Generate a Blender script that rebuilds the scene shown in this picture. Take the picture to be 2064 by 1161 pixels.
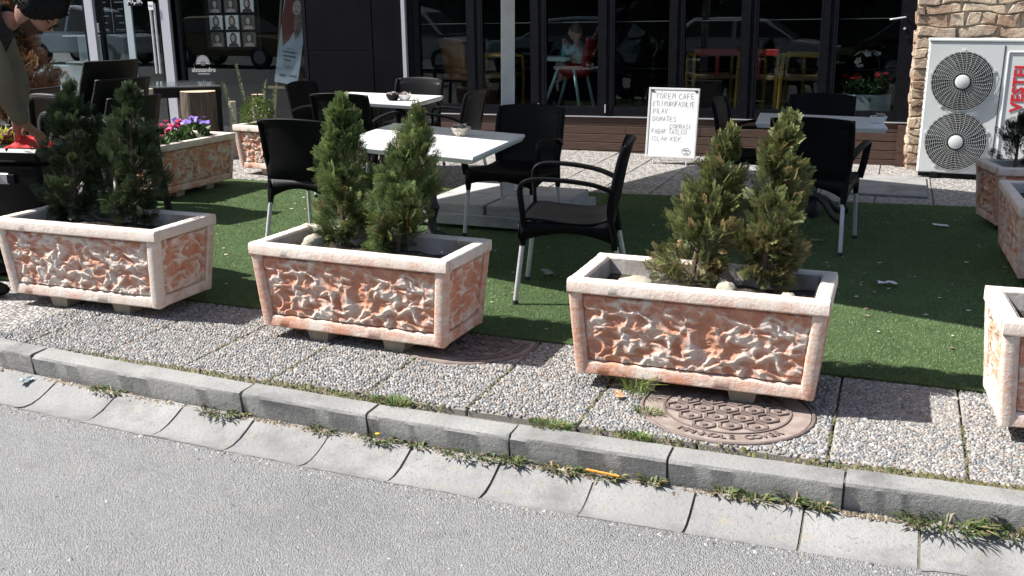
import bpy, bmesh, math, random
import numpy as np
from mathutils import Vector, Matrix
R=math.radians
random.seed(7); rng=np.random.default_rng(7)
for o in list(bpy.data.objects): bpy.data.objects.remove(o)
S=bpy.context.scene
# ---------------------------------------------------------------- camera
CAM_H=1.5
cd=bpy.data.cameras.new('camera'); cam=bpy.data.objects.new('camera',cd); S.collection.objects.link(cam); S.camera=cam
cd.sensor_width=36; cd.lens=36.0; cd.clip_start=.05; cd.clip_end=800
cam.location=(0,0,CAM_H); cam.rotation_euler=(R(90)-math.atan(560/2064),0,0)
# ---------------------------------------------------------------- world and sun
SUN=Vector((.90,-.06,-1.0)).normalized()          # direction the light travels
el=math.asin(-SUN.z); az=math.atan2(-SUN.x,-SUN.y)  # azimuth of the sun measured from +Y towards +X
w=bpy.data.worlds.new('World'); S.world=w; w.use_nodes=True
nt=w.node_tree; bg=nt.nodes['Background']; sk=nt.nodes.new('ShaderNodeTexSky')
sk.sky_type='NISHITA'; sk.sun_disc=False; sk.sun_elevation=el; sk.sun_rotation=az
sk.dust_density=1.5; sk.air_density=1.0
nt.links.new(sk.outputs[0],bg.inputs[0]); bg.inputs[1].default_value=.085
sd=bpy.data.lights.new('sun','SUN'); sd.energy=5.0; sd.angle=R(.5); sd.color=(1,.965,.92)
so=bpy.data.objects.new('sun',sd); S.collection.objects.link(so); so.rotation_euler=SUN.to_track_quat('-Z','Y').to_euler(); so.location=(-8,-2,10)
S.view_settings.view_transform='Standard'; S.view_settings.look='None'; S.view_settings.exposure=1.05; S.view_settings.gamma=1
S.render.engine='CYCLES'
# ---------------------------------------------------------------- helpers
C=S.collection
YAW=R(-20.5); CU=math.cos(YAW); SU=math.sin(YAW)
def W(u,v,z=0.): return Vector((u*CU-v*SU, u*SU+v*CU, z))      # street frame: u along the kerb, v towards the buildings
class MB:
    def __init__(s): s.v=[]; s.f=[]; s.m=[]; s.mi=0
    def add(s,vs,fs):
        b=len(s.v); s.v+= [tuple(p) for p in vs]; s.f+=[tuple(b+i for i in f) for f in fs]; s.m+=[s.mi]*len(fs); return s
    def box(s,c,d,M=None,bev=0):
        x,y,z=d[0]/2,d[1]/2,d[2]/2
        if bev<=0:
            vs=[Vector((sx*x,sy*y,sz*z)) for sx in(-1,1) for sy in(-1,1) for sz in(-1,1)]
            fs=[(0,1,3,2),(4,6,7,5),(0,4,5,1),(2,3,7,6),(0,2,6,4),(1,5,7,3)]
        else:
            bm=bmesh.new(); bmesh.ops.create_cube(bm,size=1)
            for q in bm.verts: q.co=Vector((q.co.x*d[0],q.co.y*d[1],q.co.z*d[2]))
            bmesh.ops.bevel(bm,geom=list(bm.edges),offset=bev,segments=1,affect='EDGES')
            bm.verts.index_update(); vs=[q.co.copy() for q in bm.verts]; fs=[[q.index for q in f.verts] for f in bm.faces]; bm.free()
        if M is not None: vs=[M@q for q in vs]
        c=Vector(c); return s.add([q+c for q in vs],fs)
    def tube(s,pts,r,n=8,cap=True,sq=None,up=None):
        # sweep; r number or list; sq=(w,h) gives a rounded flat section instead
        pts=[Vector(p) for p in pts]; k=len(pts); rs=r if isinstance(r,(list,tuple)) else [r]*k
        ring=[]; U0=Vector(up) if up else None; prev=None
        for i,p in enumerate(pts):
            t=(pts[min(i+1,k-1)]-pts[max(i-1,0)]).normalized()
            if U0 is not None: a=U0
            elif prev is not None: a=prev
            else: a=Vector((0,0,1)) if abs(t.z)<.9 else Vector((1,0,0))
            sx=t.cross(a); 
            if sx.length<1e-5: sx=t.cross(Vector((1,.1,0)))
            sx.normalize(); sy=sx.cross(t).normalized(); prev=sy
            for j in range(n):
                th=2*math.pi*(j+.5)/n; c,q=math.cos(th),math.sin(th)
                if sq:
                    e=.45; c=math.copysign(abs(c)**e,c)*sq[0]/2*rs[i]; q=math.copysign(abs(q)**e,q)*sq[1]/2*rs[i]
                else: c*=rs[i]; q*=rs[i]
                ring.append(p+sx*c+sy*q)
        fs=[]
        for i in range(k-1):
            for j in range(n):
                fs.append((i*n+j,i*n+(j+1)%n,(i+1)*n+(j+1)%n,(i+1)*n+j))
        if cap: fs.append(tuple(range(n))[::-1]); fs.append(tuple((k-1)*n+j for j in range(n)))
        return s.add(ring,fs)
    def lathe(s,prof,n=16,c=(0,0,0),cap=True):
        c=Vector(c); vs=[]; fs=[]
        for r,z in prof:
            for j in range(n):
                t=2*math.pi*j/n; vs.append(c+Vector((r*math.cos(t),r*math.sin(t),z)))
        for i in range(len(prof)-1):
            for j in range(n): fs.append((i*n+j,i*n+(j+1)%n,(i+1)*n+(j+1)%n,(i+1)*n+j))
        if cap:
            fs.append(tuple(range(n))[::-1]); fs.append(tuple((len(prof)-1)*n+j for j in range(n)))
        return s.add(vs,fs)
    def prism(s,poly,y0,y1):        # polygon in xz, extruded along y
        n=len(poly); vs=[(x,y0,z) for x,z in poly]+[(x,y1,z) for x,z in poly]
        fs=[tuple(range(n)),tuple(range(2*n-1,n-1,-1))]+[(i,i+n,(i+1)%n+n,(i+1)%n) for i in range(n)]
        return s.add(vs,fs)
    def slab(s,poly,z0,z1):         # polygon in xy, extruded along z
        n=len(poly); vs=[(x,y,z0) for x,y in poly]+[(x,y,z1) for x,y in poly]
        fs=[tuple(range(n-1,-1,-1)),tuple(range(n,2*n))]+[(i,(i+1)%n,(i+1)%n+n,i+n) for i in range(n)]
        return s.add(vs,fs)
    def ball(s,c,r,n=10,m=7,nz=0,seed=0):
        c=Vector(c); r=Vector(r) if not isinstance(r,(int,float)) else Vector((r,r,r)); rr=random.Random(seed)
        vs=[];fs=[]
        for i in range(m+1):
            ph=math.pi*i/m
            for j in range(n):
                t=2*math.pi*j/n; k=1+(rr.uniform(-nz,nz) if 0<i<m else 0)
                vs.append(c+Vector((r.x*math.sin(ph)*math.cos(t)*k,r.y*math.sin(ph)*math.sin(t)*k,r.z*math.cos(ph)*k)))
        for i in range(m):
            for j in range(n): fs.append((i*n+j,(i+1)*n+j,(i+1)*n+(j+1)%n,i*n+(j+1)%n))
        return s.add(vs,fs)
    def mesh(s,name):
        me=bpy.data.meshes.new(name); me.from_pydata(s.v,[],s.f)
        if any(s.m): me.polygons.foreach_set('material_index',s.m)
        me.update(); bm=bmesh.new(); bm.from_mesh(me); bmesh.ops.recalc_face_normals(bm,faces=bm.faces); bm.to_mesh(me); bm.free(); return me
    def build(s,name,mat,parent=None,smooth=None,loc=None,rot=None):
        return put(name,s.mesh(name),mat,parent,smooth,loc,rot)
def put(name,me,mat=None,parent=None,smooth=None,loc=None,rot=None):
    if mat is not None and not len(me.materials):
        for m in (mat if isinstance(mat,(list,tuple)) else [mat]): me.materials.append(m)
    if smooth:
        me.polygons.foreach_set('use_smooth',[True]*len(me.polygons))
        if smooth is not True:
            try: me.set_sharp_from_angle(angle=R(smooth))
            except Exception: pass
    o=bpy.data.objects.new(name,me); C.objects.link(o)
    if parent: o.parent=parent
    if loc is not None: o.location=loc
    if rot is not None: o.rotation_euler=rot
    return o
def npmesh(name,verts,faces,attr=None,smooth=False):   # faces: (n,k) array
    me=bpy.data.meshes.new(name); verts=np.asarray(verts,np.float32); faces=np.asarray(faces,np.int32); n,k=faces.shape
    me.vertices.add(len(verts)); me.vertices.foreach_set('co',verts.ravel())
    me.loops.add(n*k); me.loops.foreach_set('vertex_index',faces.ravel())
    me.polygons.add(n); me.polygons.foreach_set('loop_start',np.arange(0,n*k,k,dtype=np.int32))
    if smooth: me.polygons.foreach_set('use_smooth',np.ones(n,bool))
    if attr is not None:
        for an,av in attr.items():
            a=me.color_attributes.new(an,'FLOAT_COLOR','POINT'); av=np.asarray(av,np.float32)
            if av.ndim==1: av=np.stack([av,av,av,np.ones_like(av)],1)
            a.data.foreach_set('color',av.ravel())
    me.update(calc_edges=True); me.validate(); return me
def tag(o,label,cat,group=None):
    o['label']=label; o['category']=cat
    if group: o['group']=group
    return o
def thing(name,label,cat,loc=(0,0,0),rotz=0,group=None,rot=None):
    o=bpy.data.objects.new(name,None); C.objects.link(o); o.location=loc; o.rotation_euler=rot if rot else (0,0,rotz); o.empty_display_size=.1
    return tag(o,label,cat,group)
def struct(o,kind='structure'): o['kind']=kind; return o
def copy_tree(o,parent=None):
    c=o.copy(); C.objects.link(c); c.parent=parent
    for ch in o.children: copy_tree(ch,c)
    return c
def dup(o,loc,rotz,label,group=None):
    c=copy_tree(o); c.location=loc; c.rotation_euler=(0,0,rotz); c['label']=label
    if group: c['group']=group
    return c
def smoothpath(P,n=5):
    P=[Vector(p) for p in P]; out=[]
    for i in range(len(P)-1):
        a=P[max(i-1,0)];b=P[i];c=P[i+1];d=P[min(i+2,len(P)-1)]
        for k in range(n):
            t=k/n; out.append(.5*((2*b)+(c-a)*t+(2*a-5*b+4*c-d)*t*t+(3*b-a-3*c+d)*t**3))
    out.append(P[-1]); return out
# ---------------------------------------------------------------- materials
def mat(name,col,rough=.6,metal=0,spec=.5,noise=None,bump=None,col2=None,coat=0):
    """noise=(scale,detail,lo,hi) mixes col->col2 ; bump=(scale,strength,dist)"""
    m=bpy.data.materials.new(name); m.use_nodes=True; n=m.node_tree.nodes; l=m.node_tree.links; b=n['Principled BSDF']
    b.inputs['Base Color'].default_value=(*col,1); b.inputs['Roughness'].default_value=rough; b.inputs['Metallic'].default_value=metal
    b.inputs['Specular IOR Level'].default_value=spec; b.inputs['Coat Weight'].default_value=coat
    tc=n.new('ShaderNodeTexCoord')
    if noise:
        t=n.new('ShaderNodeTexNoise'); t.inputs['Scale'].default_value=noise[0]; t.inputs['Detail'].default_value=noise[1]; l.new(tc.outputs['Object'],t.inputs['Vector'])
        r=n.new('ShaderNodeMapRange'); r.inputs[1].default_value=noise[2]; r.inputs[2].default_value=noise[3]; l.new(t.outputs[0],r.inputs[0])
        x=n.new('ShaderNodeMix'); x.data_type='RGBA'; x.inputs[6].default_value=(*col,1); x.inputs[7].default_value=(*(col2 or tuple(c*.7 for c in col)),1)
        l.new(r.outputs[0],x.inputs[0]); l.new(x.outputs[2],b.inputs['Base Color'])
    if bump:
        t=n.new('ShaderNodeTexNoise'); t.inputs['Scale'].default_value=bump[0]; t.inputs['Detail'].default_value=4; l.new(tc.outputs['Object'],t.inputs['Vector'])
        q=n.new('ShaderNodeBump'); q.inputs['Strength'].default_value=bump[1]; q.inputs['Distance'].default_value=bump[2]; l.new(t.outputs[0],q.inputs['Height']); l.new(q.outputs[0],b.inputs['Normal'])
    return m
class NT:   # small node-tree wrapper
    def __init__(s,name):
        s.m=bpy.data.materials.new(name); s.m.use_nodes=True; s.n=s.m.node_tree.nodes; s.l=s.m.node_tree.links; s.b=s.n['Principled BSDF']; s.tc=s.n.new('ShaderNodeTexCoord')
    def new(s,t): return s.n.new(t)
    def noise(s,sc,det=3,vec=None,rough=.5):
        t=s.n.new('ShaderNodeTexNoise'); t.inputs['Scale'].default_value=sc; t.inputs['Detail'].default_value=det; t.inputs['Roughness'].default_value=rough
        s.l.new(vec if vec else s.tc.outputs['Object'],t.inputs['Vector']); return t.outputs[0]
    def vor(s,sc,feat='F1',vec=None,out=0):
        t=s.n.new('ShaderNodeTexVoronoi'); t.feature=feat; t.inputs['Scale'].default_value=sc; s.l.new(vec if vec else s.tc.outputs['Object'],t.inputs['Vector']); return t.outputs[out]
    def scale(s,v):
        t=s.n.new('ShaderNodeMapping'); t.inputs['Scale'].default_value=v; s.l.new(s.tc.outputs['Object'],t.inputs['Vector']); return t.outputs[0]
    def rng(s,i,a,b,c=0,d=1):
        t=s.n.new('ShaderNodeMapRange'); t.inputs[1].default_value=a; t.inputs[2].default_value=b; t.inputs[3].default_value=c; t.inputs[4].default_value=d; s.l.new(i,t.inputs[0]); return t.outputs[0]
    def mix(s,f,a,b,mode='MIX'):
        x=s.n.new('ShaderNodeMix'); x.data_type='RGBA'; x.blend_type=mode
        for k,q in ((0,f),(6,a),(7,b)):
            if isinstance(q,(int,float)): x.inputs[k].default_value=q
            elif isinstance(q,tuple): x.inputs[k].default_value=(*q,1)
            else: s.l.new(q,x.inputs[k])
        return x.outputs[2]
    def math(s,op,a,b):
        x=s.n.new('ShaderNodeMath'); x.operation=op
        for k,q in ((0,a),(1,b)):
            if isinstance(q,(int,float)): x.inputs[k].default_value=q
            else: s.l.new(q,x.inputs[k])
        return x.outputs[0]
    def attr(s,name):
        a=s.n.new('ShaderNodeAttribute'); a.attribute_name=name; return a.outputs['Color']
    def rand(s): return s.n.new('ShaderNodeObjectInfo').outputs['Random']
    def bump(s,h,st,dist,nrm=None):
        q=s.n.new('ShaderNodeBump'); q.inputs['Strength'].default_value=st; q.inputs['Distance'].default_value=dist; s.l.new(h,q.inputs['Height'])
        if nrm is not None: s.l.new(nrm,q.inputs['Normal'])
        return q.outputs[0]
    def fin(s,col=None,rough=None,nrm=None,spec=.4):
        if col is not None: s.l.new(col,s.b.inputs['Base Color'])
        if rough is not None: s.b.inputs['Roughness'].default_value=rough
        if nrm is not None: s.l.new(nrm,s.b.inputs['Normal'])
        s.b.inputs['Specular IOR Level'].default_value=spec; return s.m
M={}
def mk_asphalt():
    t=NT('asphalt'); big=t.noise(.7,4); c=t.mix(t.rng(big,.35,.65),(.205,.203,.199),(.24,.237,.232))
    grit=t.vor(170.,'F1'); gcol=t.vor(170.,'F1',out=1); f=t.noise(150,4)
    bw=t.new('ShaderNodeRGBToBW'); t.l.new(gcol,bw.inputs[0])
    c=t.mix(.42,c,t.mix(t.rng(bw.outputs[0],.15,.85),(.13,.13,.13),(.32,.317,.31)))
    c=t.mix(t.rng(t.noise(1.7,5),.48,.68),c,t.mix(1.,c,(.84,.84,.85),'MULTIPLY')); c=t.mix(t.rng(t.noise(4.5,3),.70,.76,0,.45),c,(.12,.118,.115)); c=t.mix(t.rng(t.noise(3.1,4,t.scale((1,1.6,1))),.66,.78,0,.4),c,(.29,.27,.235)); wn_=t.new('ShaderNodeTexNoise'); wn_.inputs['Scale'].default_value=2.2; wn_.inputs['Detail'].default_value=6; t.l.new(t.tc.outputs['Object'],wn_.inputs['Vector']); cr=t.vor(.55,'DISTANCE_TO_EDGE',t.mix(.30,t.tc.outputs['Object'],wn_.outputs['Color'])); c=t.mix(t.rng(cr,.0,.004,.16,0),c,(.10,.10,.10))
    c=t.mix(t.rng(t.noise(9,5),.58,.80,0,.6),c,(.265,.255,.235))
    h=t.math('ADD',t.math('MULTIPLY',t.rng(grit,0,.6,1,0),.7),t.math('MULTIPLY',f,.9))
    return t.fin(c,.85,t.bump(h,.8,.010,t.bump(t.noise(14,4),.35,.02)),.3)
M['asphalt']=mk_asphalt()
def mk_concrete(name,a,b,bs=60):
    t=NT(name); c=t.mix(t.rng(t.noise(5,5),.35,.7),a,b); c=t.mix(t.rng(t.noise(90,2),.58,.72),c,tuple(x*.62 for x in a)); c=t.mix(t.rng(t.noise(2.3,6,t.scale((1,1,2.5)),.7),.50,.66,0,.75),c,tuple(x*.55 for x in b)); c=t.mix(t.rng(t.noise(17,4),.62,.72,0,.6),c,(.30,.27,.20)); r=t.rand()
    c=t.mix(t.math('MULTIPLY',r,.25),c,tuple(x*.7 for x in b))
    h=t.math('ADD',t.noise(bs,4),t.math('MULTIPLY',t.noise(bs*4,2),.5))
    return t.fin(c,.85,t.bump(h,.5,.006),.3)
M['kerb']=mk_concrete('kerb_concrete',(.29,.286,.27),(.215,.212,.204))
M['gutter']=mk_concrete('gutter_concrete',(.285,.281,.27),(.23,.228,.22))
M['white_slab']=mk_concrete('painted_slab',(.44,.44,.43),(.36,.36,.355))
M['bed']=mat('joint_sand',(.10,.09,.07),.95,noise=(30,4,.3,.7),col2=(.16,.14,.11),bump=(150,.6,.01))
def mk_pebble_mat(sc,name):
    t=NT(name); f1=t.vor(sc,'F1'); cc=t.vor(sc,'F1',out=1); bw=t.new('ShaderNodeRGBToBW'); t.l.new(cc,bw.inputs[0])
    c=t.mix(t.rng(bw.outputs[0],.2,.8),(.16,.16,.165),(.52,.49,.45)); c=t.mix(t.rng(f1,.35,.7),c,(.17,.155,.14))
    c=t.mix(t.rng(t.noise(1.3,3),.4,.7),c,(.30,.28,.255),'MIX') if False else c
    return t.fin(c,.7,t.bump(t.rng(f1,.1,.8,1,0),.9,.008),.35)
M['agg']=mk_pebble_mat(55.,'exposed_aggregate')
M['mortar']=mat('aggregate_mortar',(.20,.185,.165),.9,noise=(40,4,.3,.7),col2=(.27,.25,.22),bump=(200,.5,.006))
t=NT('pebble'); c=t.attr('tint'); M['pebble']=t.fin(t.mix(t.rng(t.noise(120,2),.3,.7),c,t.mix(1.,c,(.8,.8,.8),'MULTIPLY')),.6,t.bump(t.noise(300,2),.2,.002),.4)
t=NT('turf_backing'); M['turf']=t.fin(t.mix(t.rng(t.noise(6,4),.35,.65),(.055,.092,.034),(.075,.122,.046)),.9,t.bump(t.noise(260,2),1,.01),.2)
def mk_leafy(name,trans=.3,rough=.55):
    t=NT(name); c=t.attr('tint'); t.fin(c,rough,None,.3)
    tr=t.new('ShaderNodeBsdfTranslucent'); t.l.new(c,tr.inputs[0]); mx=t.new('ShaderNodeMixShader'); mx.inputs[0].default_value=trans
    out=t.n['Material Output']; t.l.new(t.b.outputs[0],mx.inputs[1]); t.l.new(tr.outputs[0],mx.inputs[2]); t.l.new(mx.outputs[0],out.inputs[0]); return t.m
M['blade']=mk_leafy('turf_blade',.2,.45); M['leaf']=mk_leafy('leaf',.25,.5)
def mk_wash():
    t=NT('terracotta_wash'); r=t.rand(); w=t.attr('wash')
    n1=t.noise(8,6,None,.6); n2=t.noise(38,5,t.scale((.35,.35,1)),.75)
    f=t.math('ADD',t.math('ADD',t.math('MULTIPLY',n1,2.1),t.math('MULTIPLY',n2,1.5)),w)
    oi=t.new('ShaderNodeObjectInfo'); sc_=t.new('ShaderNodeSeparateColor'); t.l.new(oi.outputs['Color'],sc_.inputs[0]); f=t.math('ADD',f,t.math('ADD',t.math('MULTIPLY',r,.06),t.math('SUBTRACT',sc_.outputs[0],1.075)))
    k=t.rng(f,1.05,1.75)
    terra=t.mix(t.rng(t.noise(11,4),.3,.7),(.47,.195,.115),(.57,.29,.19))
    c=t.mix(k,terra,t.mix(t.rng(t.noise(20,3),.3,.7),(.66,.585,.52),(.60,.50,.42)))
    c=t.mix(t.rng(t.noise(24,8,t.scale((.45,.45,1)),.78),.55,.66,0,.6),c,(.70,.65,.60))
    pit=t.rng(t.vor(75,'F1',),.0,.12,1,0); pit=t.math('MULTIPLY',pit,t.rng(t.noise(14,2),.45,.6))
    c=t.mix(pit,c,(.10,.07,.055))
    h=t.math('ADD',t.noise(85,5,None,.65),t.math('MULTIPLY',pit,-1.2))
    return t.fin(c,.8,t.bump(h,.55,.006),.3)
M['wash']=mk_wash()
M['inner']=mat('trough_inside',(.44,.42,.40),.85,noise=(6,5,.35,.65),col2=(.24,.20,.155),bump=(60,.4,.005))
M['soil']=mat('soil',(.035,.026,.018),.95,noise=(30,4,.3,.7),col2=(.09,.07,.05),bump=(90,1,.02))
M['rock']=mat('rock',(.42,.38,.30),.8,noise=(12,5,.35,.7),col2=(.25,.22,.16),bump=(40,.7,.01))
M['resin']=mat('black_resin',(.0045,.0045,.0055),.48,spec=.10,bump=(220,.12,.002),noise=(5,3,.4,.8),col2=(.009,.009,.010))
M['alu']=mat('aluminium',(.60,.61,.62),.42,.35,noise=(25,3,.3,.7),col2=(.5,.5,.51))
M['cap']=mat('rubber',(.02,.02,.02),.7)
M['white_top']=mat('white_table_top',(.74,.74,.735),.35,noise=(4,4,.4,.8),col2=(.68,.68,.67))
M['iron']=mat('cast_iron',(.012,.012,.013),.5,spec=.5,bump=(40,.3,.004))
M['post']=mat('white_painted_metal',(.62,.62,.61),.5,noise=(8,4,.4,.8),col2=(.5,.5,.49))
M['canvas']=mat('parasol_canvas',(.55,.50,.40),.9)
M['frame']=mat('anthracite_aluminium',(.005,.0055,.008),.45,spec=.12,noise=(20,4,.5,.8),col2=(.012,.0125,.016))
M['dark_panel']=mat('dark_panel',(.003,.0032,.0044),.6,spec=.05,noise=(3,4,.4,.7),col2=(.005,.005,.006))
M['silver']=mat('silver_trim',(.50,.50,.54),.45,.5)
def mk_glass(name,tint=(.93,.97,.95)):
    m=bpy.data.materials.new(name); m.use_nodes=True; n=m.node_tree.nodes; l=m.node_tree.links; n.remove(n['Principled BSDF'])
    tr=n.new('ShaderNodeBsdfTransparent'); tr.inputs[0].default_value=(*tint,1); gl=n.new('ShaderNodeBsdfGlossy'); gl.inputs['Roughness'].default_value=0.0; gl.inputs[0].default_value=(.9,.95,.97,1)
    fr=n.new('ShaderNodeFresnel'); fr.inputs[0].default_value=1.45; ad=n.new('ShaderNodeMath'); ad.operation='MULTIPLY_ADD'; ad.inputs[1].default_value=.58; ad.inputs[2].default_value=0.0; ad.use_clamp=True
    l.new(fr.outputs[0],ad.inputs[0]); mx=n.new('ShaderNodeMixShader'); l.new(ad.outputs[0],mx.inputs[0]); l.new(tr.outputs[0],mx.inputs[1]); l.new(gl.outputs[0],mx.inputs[2]); l.new(mx.outputs[0],n['Material Output'].inputs[0]); return m
M['glass']=mk_glass('window_glass',(.90,.93,.93))
M['clear']=mk_glass('clear_glass',(.93,.95,.95))
def mk_wood(name,a,b,sc=(2,30,30)):
    t=NT(name); v=t.scale(sc); c=t.mix(t.rng(t.noise(3,5,v),.3,.7),a,b); r=t.rand(); c=t.mix(t.math('MULTIPLY',r,.5),c,tuple(x*.55 for x in b))
    return t.fin(c,.7,t.bump(t.noise(4,5,v),.4,.004),.3)
M['plank']=mk_wood('stained_plank',(.050,.027,.020),(.085,.050,.038))
M['pine']=mk_wood('pine',(.42,.27,.14),(.52,.36,.2))
M['bark']=mk_wood('bark',(.035,.027,.02),(.15,.115,.085),(22,22,2))
M['logend']=mat('log_end',(.55,.45,.32),.8,noise=(12,4,.3,.7),col2=(.38,.28,.17))
M['birch']=mk_wood('pale_post',(.50,.46,.40),(.35,.31,.26),(14,14,3))
t=NT('wall_stone'); r=t.rand(); c=t.mix(r,(.46,.35,.25),(.31,.255,.215)); c=t.mix(t.rng(t.noise(9,5),.4,.65),c,(.50,.40,.29)); c=t.mix(t.rng(t.noise(4,3),.48,.62),c,(.30,.20,.14))
M['stone']=t.fin(c,.9,t.bump(t.noise(22,6,None,.65),.9,.02),.2)
M['stone_mortar']=mat('stone_mortar',(.40,.35,.28),.95,bump=(60,.5,.01))
M['ac']=mat('ac_paint',(.62,.64,.62),.45,noise=(2,4,.4,.8),col2=(.56,.58,.56))
M['ac_dark']=mat('ac_fins',(.010,.010,.011),.7,spec=.1)
M['red']=mat('red_print',(.55,.02,.03),.5)
M['whiteboard']=mat('whiteboard',(.78,.79,.80),.25)
M['ink']=mat('marker_ink',(.22,.15,.14),.6)
M['black']=mat('black_plastic',(.004,.004,.005),.4,spec=.2)
M['white']=mat('white_plastic',(.7,.7,.7),.4)
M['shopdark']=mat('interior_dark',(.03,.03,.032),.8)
M['shopgrey']=mat('interior_panel',(.34,.40,.42),.5,noise=(1.5,3,.3,.7),col2=(.26,.31,.33))
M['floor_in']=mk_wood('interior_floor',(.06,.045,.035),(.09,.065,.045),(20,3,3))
M['tan']=mk_wood('interior_tan',(.16,.11,.045),(.19,.13,.055))
def mk_wicker():
    t=NT('wicker'); b=t.new('ShaderNodeTexBrick'); b.inputs['Scale'].default_value=1; b.inputs['Brick Width'].default_value=.026; b.inputs['Row Height'].default_value=.013; b.inputs['Mortar Size'].default_value=.0022
    b.inputs['Mortar Smooth'].default_value=.6
    mp=t.new('ShaderNodeMapping'); mp.inputs['Rotation'].default_value=(R(90),0,R(0)); t.l.new(t.tc.outputs['Object'],mp.inputs['Vector']); t.l.new(mp.outputs[0],b.inputs['Vector'])
    c=t.mix(b.outputs['Fac'],(.009,.0085,.0085),(.003,.003,.003)); inv=t.math('SUBTRACT',1.,b.outputs['Fac'])
    return t.fin(c,.45,t.bump(inv,1,.006),.25)
M['wicker']=mk_wicker()
def lettering(txt,size,name,m,parent,loc,rot=(R(90),0,0),ext=.0006,align='CENTER',font_scale_x=1,bold=0):
    cu=bpy.data.curves.new(name,'FONT'); cu.body=txt; cu.size=size; cu.align_x=align; cu.align_y='CENTER'; cu.extrude=ext; cu.offset=bold; cu.resolution_u=2
    o=bpy.data.objects.new(name,cu); C.objects.link(o); dg=bpy.context.evaluated_depsgraph_get(); me=bpy.data.meshes.new_from_object(o.evaluated_get(dg)); bpy.data.objects.remove(o); bpy.data.curves.remove(cu)
    me.materials.clear(); q=put(name,me,m,parent,None,loc,rot); q.scale=(font_scale_x,1,1); return q
# ================================================================ THE GROUND
def kerbv(u): return 3.35+.018*(min(max(u,-4.6),1.6)+1.2)**2
RZ=-.131
b=MB(); us=[-60,-20]+list(np.arange(-8,6.1,.5))+[20,60]
for u in us:
    e=kerbv(u)-.366
    b.v+=[tuple(W(u,e,RZ)),tuple(W(u,-70,RZ))]
b.f=[(2*i,2*i+1,2*i+3,2*i+2) for i in range(len(us)-1)]; b.m=[0]*len(b.f)
road=struct(b.build('road',M['asphalt']))
# pavement bed under the slabs, reaching under the buildings and far to both sides
b=MB()
for u in us: b.v+=[tuple(W(u,kerbv(u)-.02,-.03)),tuple(W(u,60,-.03))]
b.f=[(2*i,2*i+1,2*i+3,2*i+2) for i in range(len(us)-1)]; b.m=[0]*len(b.f)
pavement=struct(b.build('pavement',M['bed']))
COVERS=[(Vector((.835,3.72)),.335),(Vector((-.20,4.575)),.33)]
SL=.45; ROW0=3.425
slab_me=None
def slab_mesh(w,d,mt):
    q=MB(); q.box((0,0,-.025),(w-.008,d-.008,.05),bev=.004); me=q.mesh('paving_slab'); me.materials.append(mt); return me
me_front=slab_mesh(SL,SL,M['mortar']); me_back=slab_mesh(SL,SL,M['agg'])
def slab(u0,v0,me):
    o=put('paving_slab',me,None,pavement); o.location=W(u0+SL/2,v0+SL/2,random.uniform(-.003,.002)); o.rotation_euler=(0,0,YAW); return o
for i in range(-8,5):
    for j in range(2): slab(-.12+SL*i,ROW0+SL*j,me_front)
for i in range(-16,6):
    for j in range(10,17):
        if j<11 and i<-13: continue
        slab(-.12+SL*i,ROW0+SL*j,me_back)
# the rest of the paving, too far aside or too hidden to tell slabs apart
b=MB()
for (u0,u1,v0,v1) in ((-.12-SL*8-.004-30,-.12-SL*8-.004,3.55,7.9),(-.12+SL*5+.004,30,3.5,7.9),(-.12-SL*8,-.12+SL*5,4.33,7.9),(-40,-.12-SL*16-.004,7.93,14),(-.12+SL*6,30,7.93,14)):
    b.add([W(u0,v0,-.004),W(u1,v0,-.004),W(u1,v1,-.004),W(u0,v1,-.004)],[(0,1,2,3)])
o=b.build('paving_sheet',M['agg'],pavement)
# plain concrete pad in front of the air conditioner
b=MB(); b.box((0,0,.004),(.62,1.1,.03),bev=.004); o=b.build('concrete_pad',M['gutter'],pavement,loc=W(-.02,9.55,0),rot=(0,0,YAW))
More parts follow.
